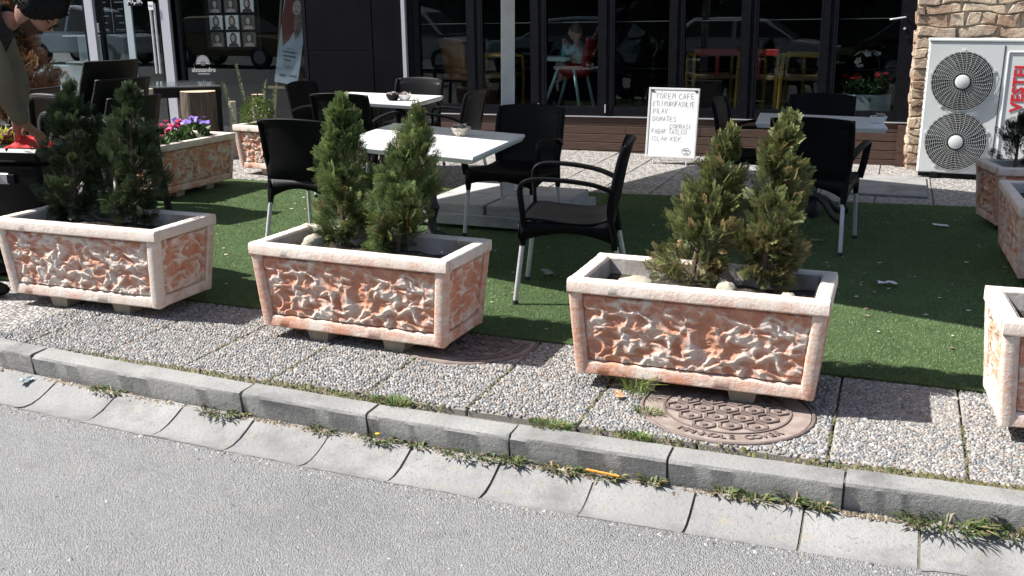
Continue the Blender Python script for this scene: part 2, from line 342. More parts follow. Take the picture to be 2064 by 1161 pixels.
# pebbles set in the front slabs
def pebble_field():
    sp=.0132; uu,vv=np.meshgrid(np.arange(-3.95,2.2,sp),np.arange(ROW0+.006,ROW0+.9,sp*.9)); n=uu.size
    uu[::2]+=sp/2
    uu=(uu+rng.uniform(-.36,.36,uu.shape)*sp).ravel(); vv=(vv+rng.uniform(-.36,.36,vv.shape)*sp).ravel()
    x=uu*CU-vv*SU; y=uu*SU+vv*CU; ok=np.ones(n,bool)
    for c,r in COVERS: ok&=((x-c.x)**2+(y-c.y)**2)>(r+.008)**2
    fu=((uu+.12)/SL)%1; fv=((vv-ROW0)/SL)%1; ok&=(np.minimum(fu,1-fu)>.02)&(np.minimum(fv,1-fv)>.016)
    ok&=vv>(3.35+.018*(uu+1.2)**2)+.004
    x=x[ok];y=y[ok];n=len(x)
    # low dome: 6-ring base, 6-ring mid, top
    a=np.arange(6)*np.pi/3
    base=np.concatenate([np.stack([np.cos(a),np.sin(a),a*0-.35],1),np.stack([np.cos(a+.5)*.72,np.sin(a+.5)*.72,a*0+.62],1),[[0,0,.95]]])
    F=[]
    for j in range(6):
        k=(j+1)%6; F+=[(j,k,6+j),(k,6+k,6+j),(6+j,6+k,12)]
    F=np.array(F)
    th=rng.uniform(0,np.pi,n); sx=rng.lognormal(np.log(.0078),.25,n); sy=sx*rng.uniform(.6,.95,n); sz=rng.uniform(.003,.0062,n)
    jit=1+rng.uniform(-.16,.16,(n,13,1))
    Vv=base[None]*jit*np.stack([sx,sy,sz],1)[:,None,:]
    X=Vv[:,:,0]*np.cos(th)[:,None]-Vv[:,:,1]*np.sin(th)[:,None]+x[:,None]; Y=Vv[:,:,0]*np.sin(th)[:,None]+Vv[:,:,1]*np.cos(th)[:,None]+y[:,None]; Z=Vv[:,:,2]+.001
    P=np.stack([X,Y,Z],2).reshape(-1,3); FF=(F[None]+13*np.arange(n)[:,None,None]).reshape(-1,3)
    pal=np.array([(.31,.30,.28),(.24,.238,.23),(.165,.168,.172),(.28,.24,.20),(.38,.365,.34),(.115,.118,.123),(.29,.21,.165),(.20,.207,.213)])
    c=pal[rng.choice(8,n,p=[.2,.2,.16,.13,.14,.08,.03,.06])]*rng.uniform(.8,1.2,(n,1)); c=np.repeat(c,13,0); c=np.concatenate([c,np.ones((len(c),1))],1)
    return npmesh('pebbles',P,FF,{'tint':c},True)
o=put('pebbles',pebble_field(),M['pebble'],pavement); struct(o,'stuff')
# kerb stones
kj=[-6.49+.585*i for i in range(-2,20)]
kerb=thing('kerb','grey concrete kerb running between the pebble paving and the gutter','kerb')
kprof=[(.15,-.25),(.15,.005),(.058,.004),(.046,-.001),(.041,-.012),(.058,-.100),(.058,-.25)]   # (v from the front, z)
for i in range(len(kj)-1):
    rr=random.Random(i); u0,u1=kj[i]+rr.uniform(.0025,.006),kj[i+1]-rr.uniform(.0025,.006); b=MB(); k=len(kprof); ns=22; offv,offz,offt=rr.uniform(-.005,.005),rr.uniform(-.004,.003),rr.uniform(-.008,.008)
    for s in range(ns+1):
        u=u0+(u1-u0)*s/ns
        lin=kerbv(kj[i])+(kerbv(kj[i+1])-kerbv(kj[i]))*(u-kj[i])/.585
        for (pv,pz) in kprof:
            e=rr.uniform(-.0007,.0007); ez=rr.uniform(-.0007,.0007)
            if s in (0,1,ns-1,ns) and -.02<pz and pv<.07 and rr.random()<.35: q_=rr.uniform(.002,.009)*(1 if s in (0,ns) else .35); e+=q_; ez-=q_
            elif -.02<pz and pv<.07 and rr.random()<.025: q_=rr.uniform(.001,.004); e+=q_; ez-=q_
            b.v.append(tuple(W(u,lin-.155+pv+e+offv+offt*(s/ns-.5),pz+ez+offz)))
    for s in range(ns):
        for j in range(k-1): b.f.append((s*k+j,s*k+j+1,(s+1)*k+j+1,(s+1)*k+j))
    b.f+= [tuple(range(k)),tuple(ns*k+j for j in range(k))]; b.m=[0]*len(b.f)
    b.build('kerb_stone',M['kerb'],kerb,smooth=35)
    q_=MB(); pj=W(kj[i+1],kerbv(kj[i+1])-.155+.107,-.07); q_.box((0,0,0),(.03,.082,.126)); q_.build('joint_mortar',M['bed'],kerb,loc=pj,rot=(0,0,YAW))
# gutter stones: a shallow dish
gutter=thing('gutter','pale concrete gutter of dished stones between kerb and asphalt','gutter')
gj=[-3.40+.3585*i for i in range(-9,17)]
gprof=[(.0,-.095),(.03,-.102),(.07,-.119),(.12,-.137),(.17,-.147),(.210,-.145),(.240,-.136),(.257,-.128)]
for i in range(len(gj)-1):
    rr=random.Random(100+i); u0,u1=gj[i]+rr.uniform(.003,.006),gj[i+1]-rr.uniform(.003,.006); b=MB(); k=len(gprof)+2; ns=10; offz,offv=rr.uniform(-.0045,.003),rr.uniform(-.005,.004)
    for s in range(ns+1):
        u=u0+(u1-u0)*s/ns; lin=kerbv(u)-.155+.046; pr=[(0,-.3)]+gprof+[(.260,-.3)]
        for (pv,pz) in pr: b.v.append(tuple(W(u,lin-pv+rr.uniform(-.002,.002)+offv-(rr.uniform(0,.012) if pv>.2 and s in (0,ns) else 0),pz+offz+rr.uniform(-.0015,.0015))))
    for s in range(ns):
        for j in range(k-1): b.f.append((s*k+j,s*k+j+1,(s+1)*k+j+1,(s+1)*k+j))
    b.f+=[tuple(range(k)),tuple(ns*k+j for j in range(k))]; b.m=[0]*len(b.f)
    b.build('gutter_stone',M['gutter'],gutter,smooth=50)
b=MB()
for u in list(np.arange(-6.6,2.6,.2)):
    for (pv,pz) in gprof: b.v.append(tuple(W(u,kerbv(u)-.109-pv,pz-.006)))
k=len(gprof); b.f=[(s*k+j,s*k+j+1,(s+1)*k+j+1,(s+1)*k+j) for s in range(len(b.v)//k-1) for j in range(k-1)]; b.m=[0]*len(b.f); b.build('joint_fill',M['bed'],gutter)
# soil in the joint between kerb and gutter, with crumbs of asphalt at the road edge
def crumb_mesh(pts,size,hz,cols,name,m,kind_parent):
    n=len(pts); base=np.array([(1,0,-.3),(0,1,-.3),(-1,0,-.3),(0,-1,-.3),(.3,.2,.8),(-.35,-.15,.6)]); F=np.array([(0,1,4),(1,2,5),(1,5,4),(2,3,5),(3,0,4),(3,4,5)])
    s=rng.lognormal(np.log(size),.4,(n,1,1)); Vv=base[None]*(1+rng.uniform(-.35,.35,(n,6,3)))*s; Vv[:,:,2]*=hz; th=rng.uniform(0,6.3,n)
    X=Vv[:,:,0]*np.cos(th)[:,None]-Vv[:,:,1]*np.sin(th)[:,None]+pts[:,0:1]; Y=Vv[:,:,0]*np.sin(th)[:,None]+Vv[:,:,1]*np.cos(th)[:,None]+pts[:,1:2]; Z=Vv[:,:,2]+pts[:,2:3]
    c=np.array(cols)[rng.integers(0,len(cols),n)]*rng.uniform(.75,1.25,(n,1)); c=np.concatenate([np.repeat(c,6,0),np.ones((n*6,1))],1)
    o=put(name,npmesh(name,np.stack([X,Y,Z],2).reshape(-1,3),(F[None]+6*np.arange(n)[:,None,None]).reshape(-1,3),{'tint':c}),m,kind_parent); return struct(o,'stuff')
P=[]
for k in range(5200):
    u=rng.uniform(-4.4,1.6); dens=.5+.5*math.sin(u*5.3)+.6*math.sin(u*13.1+1)
    if rng.uniform()>.5+.45*dens: continue
    v=kerbv(u)-.110-abs(rng.normal(0,.013)); p=W(u,v,-.097-.25*max(0,kerbv(u)-.118-v)); P.append(tuple(p))
o=crumb_mesh(np.array(P),.0055,.8,[(.13,.10,.07),(.20,.16,.11),(.09,.07,.05),(.28,.24,.19)],'joint_dirt',M['pebble'],None); tag(o,'brown dirt gathered in the joint between kerb and gutter','dirt')
P=[]
for k in range(1500):
    u=rng.uniform(-4.4,1.6); v=kerbv(u)-.372-abs(rng.normal(0,.03)); P.append(tuple(W(u,v,RZ+.001)))
for k in range(1300):
    u=rng.uniform(-4.4,1.8); v=rng.uniform(2.0,2.95); P.append(tuple(W(u,v,RZ+.0005)))
o=crumb_mesh(np.array(P),.0042,.7,[(.27,.265,.26),(.22,.215,.21),(.33,.325,.31),(.15,.15,.15),(.26,.22,.18)],'loose_grit',M['pebble'],None); tag(o,'loose grit scattered over the asphalt beside the gutter','grit')
# artificial turf
TF=4.312
def tback(u): return 7.82+(u+5.48)*.143 if u>-5.48 else 7.82
b=MB(); us2=list(np.arange(-6.2,1.31,.25))
for u in us2: b.v+=[tuple(W(u,TF,.004)),tuple(W(u,TF,.012)),tuple(W(u,tback(u),.012)),tuple(W(u,tback(u),.004))]
b.f=[(4*i+j,4*i+4+j,4*i+5+j,4*i+1+j) for i in range(len(us2)-1) for j in range(3)]; b.m=[0]*len(b.f)
turf=tag(b.build('artificial_turf',M['turf']),'green artificial turf carpet under the cafe tables','carpet')
def blades():
    n=300000; uu=rng.uniform(-5.2,1.3,n); vv=TF-.004+(tback(-1)-TF+.3)*rng.uniform(0,1,n)**1.35
    ok=vv<(7.82+(np.maximum(uu,-5.48)+5.48)*.143); uu=uu[ok];vv=vv[ok];n=len(uu)
    x=uu*CU-vv*SU; y=uu*SU+vv*CU; h=rng.uniform(.005,.011,n)*(1+.25*np.sin(x*3.1)*np.sin(y*2.7)); th=rng.uniform(0,6.283,n); wd=.0014+.00035*(vv-4.3); lean=rng.uniform(.001,.009,n); la=rng.normal(-.6,1.2,n)
    z=np.full(n,.011)
    A=np.stack([x-np.cos(th)*wd,y-np.sin(th)*wd,z],1);B=np.stack([x+np.cos(th)*wd,y+np.sin(th)*wd,z],1);T=np.stack([x+np.cos(la)*lean,y+np.sin(la)*lean,z+h],1)
    P=np.stack([A,B,T],1).reshape(-1,3)
    mixv=rng.uniform(0,1,(n,1)); col=np.array([.105,.170,.064])*(1-mixv)+np.array([.22,.29,.135])*mixv; yl=rng.uniform(0,1,n)<.07; col[yl]=(.22,.24,.10)
    col*=(1+.15*np.sin(x*1.7+.5)*np.sin(y*2.3))[:,None]
    c=np.concatenate([np.repeat(col,3,0),np.ones((n*3,1))],1)
    return npmesh('turf_blades',P,np.arange(n*3).reshape(-1,3),{'tint':c})
struct(put('turf_blades',blades(),M['blade'],turf),'stuff')
# ---------------------------------------------------------------- manhole covers
M['castiron_rust']=mat('weathered_cast_iron',(.20,.155,.135),.75,noise=(10,5,.35,.65),col2=(.12,.09,.08),bump=(120,.4,.003))
M['cover_dust']=mat('dusty_cast_iron',(.30,.25,.215),.85,noise=(14,5,.35,.65),col2=(.20,.155,.13),bump=(120,.4,.003))
def manhole(c,r,label,rotz):
    t=thing('manhole_cover',label,'manhole cover',(c.x,c.y,.0),rotz,'round manhole covers')
    b=MB(); b.lathe([(r,-.02),(r,.003),(r-.004,.006),(r-.012,.006),(r-.014,-.004),(r-.022,-.004)],48,cap=False); b.build('surround_ring',M['castiron_rust'],t,smooth=30)
    b=MB(); b.lathe([(r-.018,-.02),(r-.018,.002),(.0001,.002)],48); b.build('plate',M['cover_dust'],t,smooth=30)
    b=MB(); b.lathe([(r-.09,.002),(r-.09,.007),(r-.098,.007),(r-.098,.002)],48,cap=False); b.build('inner_rib',M['castiron_rust'],t)
    b=MB(); s=.052
    for i in range(-5,6):
        for j in range(-5,6):
            x=(i+.5*(j%2))*s*1.85; y=j*s*1.6
            if math.hypot(x,y)>r-.135: continue
            for k in range(6):
                a0=k*math.pi/3+R(30); a1=a0+math.pi/3; p=Vector((math.cos(a0),math.sin(a0),0))*s*.82+Vector((x,y,.005)); q=Vector((math.cos(a1),math.sin(a1),0))*s*.82+Vector((x,y,.005))
                b.tube([p,q],1,4,sq=(.012,.010),up=(0,0,1))
            b.lathe([(.016,.002),(.014,.0085),(.0001,.0085)],7,(x,y,0),cap=False)
    b.build('raised_hexagons',M['castiron_rust'],t)
    txt='MANHOLE COVER'
    for i,ch in enumerate(txt):
        if ch==' ': continue
        a=R(-128)+R(76)*i/(len(txt)-1); rr=r-.056
        lettering(ch,.052,'raised_letter',M['castiron_rust'],t,(rr*math.cos(a),rr*math.sin(a),.004),(0,0,a+R(90)),ext=.003)
    return t
manhole(COVERS[0][0],COVERS[0][1],'round cast iron manhole cover with raised hexagons, half under the pinkish planter',R(-8))
manhole(COVERS[1][0],COVERS[1][1],'shaded manhole cover mostly hidden under the middle planter beside the turf',R(40))
# ================================================================ PLANTERS
LB,WB,LT,WT,ZB,ZT=.472,.215,.505,.25,.06,.465
def fbm(x,y,seed,oct=4):
    r=np.random.default_rng(seed); out=0*x
    for k in range(oct):
        for _ in range(3):
            a=r.uniform(0,6.28); f=2**k; out=out+np.sin((np.cos(a)*x+np.sin(a)*y)*f+r.uniform(0,6.28)+1.3*np.sin((-np.sin(a)*x+np.cos(a)*y)*f*.7+r.uniform(0,6)))/(f*3)
    return out
def perlin(x,y,seed):
    r=np.random.default_rng(seed); p=r.permutation(256); p=np.concatenate([p,p]); ang=r.uniform(0,2*np.pi,256)
    xi=np.floor(x).astype(int); yi=np.floor(y).astype(int); xf=x-xi; yf=y-yi; u=xf**3*(xf*(xf*6-15)+10); v=yf**3*(yf*(yf*6-15)+10)
    def gr(ix,iy,fx,fy): a=ang[p[(p[ix%256]+iy)%256]]; return np.cos(a)*fx+np.sin(a)*fy
    n00=gr(xi,yi,xf,yf); n10=gr(xi+1,yi,xf-1,yf); n01=gr(xi,yi+1,xf,yf-1); n11=gr(xi+1,yi+1,xf-1,yf-1)
    return (n00*(1-u)+n10*u)*(1-v)+(n01*(1-u)+n11*u)*v
def crumple(X,Z,seed,cells):
    wx=X+.030*perlin(X*16,Z*16,seed+1); wz=Z+.030*perlin(X*16+5,Z*16+9,seed+2)
    r1=1-np.abs(perlin(wx*10.5,wz*14.5,seed+3))*3.0; r2=1-np.abs(perlin(wx*17+wz*6,wz*24,seed+4))*3.0; r3=1-np.abs(perlin(wx*41,wz*47,seed+5))*2.4; big=perlin(X*6,Z*8,seed+6)
    amp=.85+.6*np.clip(perlin(X*8+3,Z*9,seed+8)+.25,0,1)
    H=.50*r1+.44*r2*amp+.15*r3+.28*big; H=(H-H.min())/(H.max()-H.min()); rid=np.clip((r1-.72)/.28,0,1)*amp
    return H,rid
def relief(nx,nz,hw0,hw1,z0,z1,y0,y1,seed,cells,name):
    # hw0/hw1 half width at bottom/top, y0/y1 outward position at bottom/top; face normal along -y
    s,t=np.meshgrid(np.linspace(-1,1,nx),np.linspace(0,1,nz)); hw=hw0+(hw1-hw0)*t; X=s*hw; Z=z0+(z1-z0)*t; Y=y0+(y1-y0)*t
    H,rid=crumple(X,Z,seed,cells); edge=np.minimum(np.minimum((1-np.abs(s))*hw,t*(z1-z0)),(1-t)*(z1-z0)); k=np.clip(edge/.009,0,1)
    Hd=H*k; Yd=Y-.031*Hd+.004; P=np.stack([X,Yd,Z],2).reshape(-1,3)
    i=np.arange(nz-1)[:,None]*nx+np.arange(nx-1)[None]; F=np.stack([i,i+1,i+1+nx,i+nx],2).reshape(-1,4)
    slope=np.gradient(H,axis=0)*nz*.05
    wash=np.clip((H-.50)*1.15+.40*rid+.55*slope+.55*perlin(X*12,Z*14,seed+20)+.30*perlin(X*38,Z*38,seed+21),-.8,.8)-.20-.10*np.clip(t*6-5,0,1)
    return npmesh(name,P,F,{'wash':wash.ravel()},True)
def xz(t): return LB+(LT-LB)*t, WB+(WT-WB)*t, ZB+(ZT-ZB)*t
tz=lambda z:(z-ZB)/(ZT-ZB)
pz0,pz1=.116,.404
l0,w0,_=xz(tz(pz0)); l1,w1,_=xz(tz(pz1))
ME_LONG=[relief(250,90,l0-.049,l1-.049,pz0,pz1,-w0+.026,-w1+.026,11,78,'relief_panel'),relief(250,90,l0-.049,l1-.049,pz0,pz1,-w0+.026,-w1+.026,23,70,'relief_panel')]
ME_SHORT=relief(100,84,w0-.049,w1-.049,pz0,pz1,-l0+.026,-l1+.026,31,34,'relief_panel')
def rough_bar(b,P0,P1,up,wd,ht,seg,amp,seed):
    P0,P1=Vector(P0),Vector(P1); t=(P1-P0).normalized(); up=Vector(up); sx=t.cross(up).normalized(); sy=sx.cross(t).normalized(); rr=random.Random(seed)
    c=.011; a,h=wd/2,ht/2; sec=[(-a,-h+c*.6),(-a+c*.6,-h),(a-c*.6,-h),(a,-h+c*.6),(a,h-c),(a-c*.35,h-c*.35),(a-c,h),(-a+c,h),(-a+c*.35,h-c*.35),(-a,h-c)]; n=len(sec); base=len(b.v)
    for i in range(seg+1):
        p=P0.lerp(P1,i/seg); j0=rr.uniform(-1,1)*amp
        for (x,y) in sec: b.v.append(tuple(p+sx*(x+rr.uniform(-amp,amp)*.6+j0*.5)+sy*(y+rr.uniform(-amp,amp)*.6+j0*.3)))
    fs=[]
    for i in range(seg):
        for j in range(n): fs.append((base+i*n+j,base+i*n+(j+1)%n,base+(i+1)*n+(j+1)%n,base+(i+1)*n+j))
    fs+= [tuple(base+j for j in range(n)),tuple(base+seg*n+j for j in range(n))]
    b.f+=fs; b.m+=[0]*len(fs)
def planter_meshes():
    D={}
    # trough core: outer skin set back behind the frame, thick walls, floor
    b=MB(); q=.027
    def ring(l,w_,z): return [(-l,-w_,z),(l,-w_,z),(l,w_,z),(-l,w_,z)]
    t0=tz(.075); la,wa,_=xz(t0); lb,wb,_=xz(tz(.452))
    rings=[ring(la-q,wa-q,.075),ring(lb-q,wb-q,.452)]
    for r_ in rings: b.v+=r_
    b.f+=[(i,(i+1)%4,4+(i+1)%4,4+i) for i in range(4)]+[(3,2,1,0)]; b.m=[0]*len(b.f); D['trough']=b.mesh('trough')
    b=MB(); rings=[ring(lb-.062,wb-.062,.455),ring(la-.055,wa-.055,.12)]
    for r_ in rings: b.v+=r_
    b.f=[(i,(i+1)%4,4+(i+1)%4,4+i) for i in range(4)]+[(4,5,6,7)]; b.m=[0]*len(b.f); D['inside']=b.mesh('inside_wall')
    b=MB(); zr=.436; l,w_,_=xz(tz(zr)); th=.062; hh=.056
    # rim: four bars
    for sgn in (-1,1):
        rough_bar(b,(-l-.002,sgn*(w_-th/2+.004),zr),(l+.002,sgn*(w_-th/2+.004),zr),(0,0,1),th,hh,56,.0011,1+sgn)
        rough_bar(b,(sgn*(l-th/2+.006),-w_+.03,zr+.0015),(sgn*(l-th/2+.006),w_-.03,zr+.0015),(0,0,1),th,hh-.002,30,.0011,5+sgn)
    D['rim']=b.mesh('rim')
    b=MB()
    for sx in(-1,1):
        for sy in(-1,1):
            lA,wA,_=xz(tz(.065)); lB_,wB_,_=xz(tz(.405))
            rough_bar(b,(sx*(lA-.0265),sy*(wA-.0265),.065),(sx*(lB_-.0265),sy*(wB_-.0265),.409),(0,sy,0),.055,.055,26,.0010,20+sx*2+sy)
    zb=.090; l,w_,_=xz(tz(zb))
    for sgn in(-1,1):
        rough_bar(b,(-l+.02,sgn*(w_-.025),zb),(l-.02,sgn*(w_-.025),zb),(0,0,1),.0485,.057,56,.0013,40+sgn)
        rough_bar(b,(sgn*(l-.025),-w_+.02,zb),(sgn*(l-.025),w_-.02,zb),(0,0,1),.0485,.0555,28,.0013,50+sgn)
    D['frame']=b.mesh('frame')
    b=MB(); q=[(-.06,0),( .06,0),(.045,-.0),( -.045,-.0)]
    b.add([(-.045,-.05,0),(.045,-.05,0),(.045,.05,0),(-.045,.05,0),(-.062,-.06,.075),(.062,-.06,.075),(.062,.06,.075),(-.062,.06,.075)],[(3,2,1,0),(4,5,6,7),(0,1,5,4),(1,2,6,5),(2,3,7,6),(3,0,4,7)]); D['foot']=b.mesh('foot')
    n1,n2=30,14; s,t=np.meshgrid(np.linspace(-1,1,n1),np.linspace(-1,1,n2)); X=s*.437; Y=t*.180; Z=.388+.012*fbm(X*14,Y*14,3,3)+.03*np.exp(-((np.abs(X)-.17)**2+Y**2)/.012)
    i=np.arange(n2-1)[:,None]*n1+np.arange(n1-1)[None]; D['soil']=npmesh('soil',np.stack([X,Y,Z],2).reshape(-1,3),np.stack([i,i+1,i+1+n1,i+n1],2).reshape(-1,4),None,True)
    return D
M['footstone']=mat('foot_concrete',(.40,.34,.26),.85,noise=(15,4,.3,.7),col2=(.30,.25,.19),bump=(80,.5,.005))
PD=planter_meshes()
for k_,v_ in (('rim',.30),('frame',.12),('trough',-.2)):
    a_=PD[k_].color_attributes.new('wash','FLOAT_COLOR','POINT'); co_=np.zeros(len(PD[k_].vertices)*3,np.float32); PD[k_].vertices.foreach_get('co',co_); zz_=co_[2::3]; wv_=v_+(np.clip((zz_-.448)/.012,0,1)*.55 if k_=='rim' else 0*zz_); a_.data.foreach_set('color',np.stack([wv_,wv_,wv_,np.ones_like(wv_)],1).astype(np.float32).ravel())
def planter(label,loc,yaw,panel=0,soilz=0,white=.0):
    t=thing('planter',label,'planter',loc,yaw,'cast planters round the terrace')
    put('trough',PD['trough'],M['wash'],t); put('inside_wall',PD['inside'],M['inner'],t); put('rim',PD['rim'],M['wash'],t,smooth=40); put('frame',PD['frame'],M['wash'],t,smooth=40)
    put('relief_panel',ME_LONG[panel],M['wash'],t); put('relief_panel',ME_LONG[1-panel],M['wash'],t,rot=(0,0,math.pi))
    put('relief_panel',ME_SHORT,M['wash'],t,rot=(0,0,R(90))); put('relief_panel',ME_SHORT,M['wash'],t,rot=(0,0,R(-90)))
    for sx in(-.2,.2):
        for sy in(-.12,.12): put('foot',PD['foot'],M['footstone'],t,loc=(sx,sy,.0))
    for ch in t.children: ch.color=(.5+white*(.5 if ch.name.startswith('relief') else 1),0,0,1)
    so_=put('soil',PD['soil'],M['soil'],t); so_.location.z=soilz
    return t
PL={}
PL[1]=planter('whitewashed planter with two dark conifers beside the bending person',(-2.125,5.257,0),R(-19.8),1,white=.38)
PL[2]=planter('terracotta planter in front of the white square table, two green conifers in it',(-.657,4.659,0),R(-22),0,white=.02)
PL[3]=planter('pinkish planter standing over the large manhole cover, two yellowing conifers in it',(.779,4.018,0),R(-20.3),0,white=.05)
PL[4]=planter('planter cut off by the right edge of the photo, nearest the kerb',(2.26,3.481,0),R(-17),1,white=.32)
PL[5]=planter('brownish planter with pink and violet flowers, turned side on',(-2.84,8.647,0),R(69.6),0,white=.02)
PL[6]=planter('planter with a green herb bush behind the pink flowers',(-2.056,9.66,0),R(-26),1,white=.12)
PL[7]=planter('shaded planter with small dark conifer in front of the air conditioner',(3.84,7.115,0),R(-7),0,white=-.05)
PL[8]=planter('shaded planter at the right edge of the turf without a conifer',(3.164,5.886,0),R(-108.5),1,white=.0)
# stones lying on the soil
def rock(loc,r,label,seed,parent=None):
    b=MB(); b.ball((0,0,0),r,10,7,.13,seed); o=b.build('stone',M['rock'],None,smooth=True,loc=loc,rot=(0,0,seed*.7)); return tag(o,label,'stone','stones lying in the planters')
def inpl(k,x,y,z):
    o=PL[k]; a=o.rotation_euler.z; return (o.location.x+x*math.cos(a)-y*math.sin(a),o.location.y+x*math.sin(a)+y*math.cos(a),z+.02)
rock(inpl(2,-.30,-.02,.41),(.06,.045,.045),'pale stone at the left end of the middle planter',1)
rock(inpl(2,-.37,.05,.385),(.05,.04,.022),'flat stone behind the pale stone in the middle planter',2)
rock(inpl(2,.20,-.10,.385),(.05,.035,.03),'stone at the foot of the right conifer in the middle planter',3)
rock(inpl(3,-.27,-.06,.39),(.085,.05,.04),'large yellowish stone at the left end of the pinkish planter',4)
rock(inpl(3,-.07,-.11,.385),(.06,.035,.03),'stone under the left conifer of the pinkish planter',5)
rock(inpl(3,.06,-.12,.385),(.055,.035,.032),'stone between the two conifers of the pinkish planter',6)
rock(inpl(3,.10,-.05,.40),(.05,.04,.038),'grey stone behind the others between the two yellowing conifers',7)
rock(inpl(3,.34,-.09,.39),(.042,.034,.036),'round stone at the right end of the pinkish planter',8)
rock(inpl(4,-.36,-.06,.385),(.04,.035,.03),'small stone in the planter at the right edge of the photo',9)
# ================================================================ CONIFERS
def conifer(h,rad,n,seed,pal,lean=(0,0),spray=.1,shape=None,asym=0):
    r=np.random.default_rng(seed); shape=shape or (lambda s:np.where(s<.28,.62+.38*s/.28,(1-((s-.28)/.72)**1.35)*.93+.07))
    # one template spray in its own plane: x along the stem, y sideways
    segs=[]
    def twig(p,a,l,w): segs.append((p,a,l,w))
    twig((0,0),0,1,.030)
    for i in range(5):
        q=.10+.175*i; L=.50*(1-q)+.12
        for sg in(-1,1):
            a=sg*R(38+r.uniform(-8,8)); twig((q,0),a,L,.042)
            for k in (.42,.72):
                twig((q+math.cos(a)*L*k,math.sin(a)*L*k),a-sg*R(34),L*.42,.042); twig((q+math.cos(a)*L*k,math.sin(a)*L*k),a+sg*R(30),L*.36,.042)
    T=[]
    for (p,a,l,w_) in segs:
        d=np.array([math.cos(a),math.sin(a)]);nn=np.array([-d[1],d[0]]); p=np.array(p); T.append([p-nn*w_*.5,p+d*l*.6+nn*-w_*.55,p+d*l,p+d*l*.6+nn*w_*.55])
    T=np.array(T); K=len(T)            # K quads, 4 corners, 2
    nb=max(30,int(n/20)); sb=r.uniform(0,1,nb)**.95; ab=np.arange(nb)*2.39996+r.uniform(-.5,.5,nb); hr=rad*shape(sb)*r.uniform(.55,1.28,nb)*(1+asym*np.clip(-np.cos(ab),0,1)*np.clip(1-sb*2.2,0,1)); rise=hr*(np.clip(sb*3.2-.25,-.25,1.0)*r.uniform(.7,1.5,nb)); bz=.035+sb*(h-.06)-np.clip(rise,0,1)*.55; top=sb>.95; hr=np.where(top,hr*.35,hr); tipz=np.minimum(bz+rise+.015,h*r.uniform(.97,1.02,nb))
    bi=r.integers(0,nb,n); s=sb[bi]; ang=ab[bi]+r.normal(0,.30,n); q=r.uniform(.22,1,n)**.75; rr=hr[bi]*q+r.normal(0,.006,n)
    cx=lean[0]*s+rr*np.cos(ang); cy=lean[1]*s+rr*np.sin(ang); cz=bz[bi]+(tipz-bz)[bi]*q**1.3+r.normal(0,.012,n)
    D=np.stack([np.cos(ang)*hr[bi],np.sin(ang)*hr[bi],(tipz-bz)[bi]],1); D/=np.linalg.norm(D,axis=1)[:,None]; D=D+r.normal(0,.33,(n,3)); D/=np.linalg.norm(D,axis=1)[:,None]
    side=np.cross(D,r.normal(0,1,(n,3))+np.array([0,0,.6])); side/=np.linalg.norm(side,axis=1)[:,None]; nor=np.cross(D,side)
    L=spray*r.uniform(.65,1.25,n)*(1-.25*s)
    curl=r.uniform(-.15,.35,n)
    P=np.stack([cx,cy,cz],1)[:,None,None,:]+(T[None,...,0:1]*D[:,None,None,:]+T[None,...,1:2]*side[:,None,None,:]-(T[None,...,0:1]**2+.6*T[None,...,1:2]**2)*curl[:,None,None,None]*nor[:,None,None,:])*L[:,None,None,None]
    P=P.reshape(-1,3); F=np.arange(len(P)).reshape(-1,4)
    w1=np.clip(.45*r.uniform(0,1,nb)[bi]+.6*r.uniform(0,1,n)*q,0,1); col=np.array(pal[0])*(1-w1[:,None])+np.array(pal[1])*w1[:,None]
    br=r.uniform(0,1,n)<pal[3]; col[br]=np.array(pal[2])*r.uniform(.7,1.2,(br.sum(),1))
    low=(s<.3)&(r.uniform(0,1,n)<pal[4]); col[low]=col[low]*.4+np.array(pal[2])*.6
    tip=np.array([q[2]-.0 for q in []]) if False else None
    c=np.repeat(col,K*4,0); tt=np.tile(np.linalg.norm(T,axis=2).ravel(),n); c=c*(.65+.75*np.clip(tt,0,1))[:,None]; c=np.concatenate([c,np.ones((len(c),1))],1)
    fol=npmesh('foliage',P,F,{'tint':c})
    b=MB(); rd=random.Random(seed)
    b.tube([(0,0,-.03),(lean[0]*.2,lean[1]*.2,h*.25),(lean[0]*.55,lean[1]*.55,h*.6),(lean[0]*.9,lean[1]*.9,h*.9)],[.014,.012,.008,.003],7)
    for i in range(0,nb,2):
        p=Vector((lean[0]*sb[i],lean[1]*sb[i],bz[i])); e=p+Vector((hr[i]*math.cos(ab[i])*.8,hr[i]*math.sin(ab[i])*.8,(tipz[i]-bz[i])*.75)); b.tube([p,p.lerp(e,.5)-Vector((0,0,.01)),e],[.0045,.003,.0015],4)
    return fol,b.mesh('trunk')
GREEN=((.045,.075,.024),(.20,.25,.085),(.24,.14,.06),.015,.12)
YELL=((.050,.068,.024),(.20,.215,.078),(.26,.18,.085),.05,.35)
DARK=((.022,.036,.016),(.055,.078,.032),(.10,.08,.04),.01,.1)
M['twig']=mat('twig_bark',(.11,.075,.05),.9)
def plant_conifer(label,loc,h,rad,n,seed,pal,lean=(0,0),spray=.070,rotz=0,name='conifer',asym=0):
    t=thing(name,label,'shrub',loc,rotz,'small conifers in planters'); f,tr=conifer(h,rad,n,seed,pal,lean,spray,None,asym)
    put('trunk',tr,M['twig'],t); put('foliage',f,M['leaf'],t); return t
plant_conifer('tall dense green conifer, left one in the middle planter',(-.82,4.86,.37),.715,.128,1900,41,GREEN,(.02,0))
plant_conifer('green conifer leaning right, right one in the middle planter',(-.55,4.72,.37),.68,.135,1800,42,GREEN,(.12,.02))
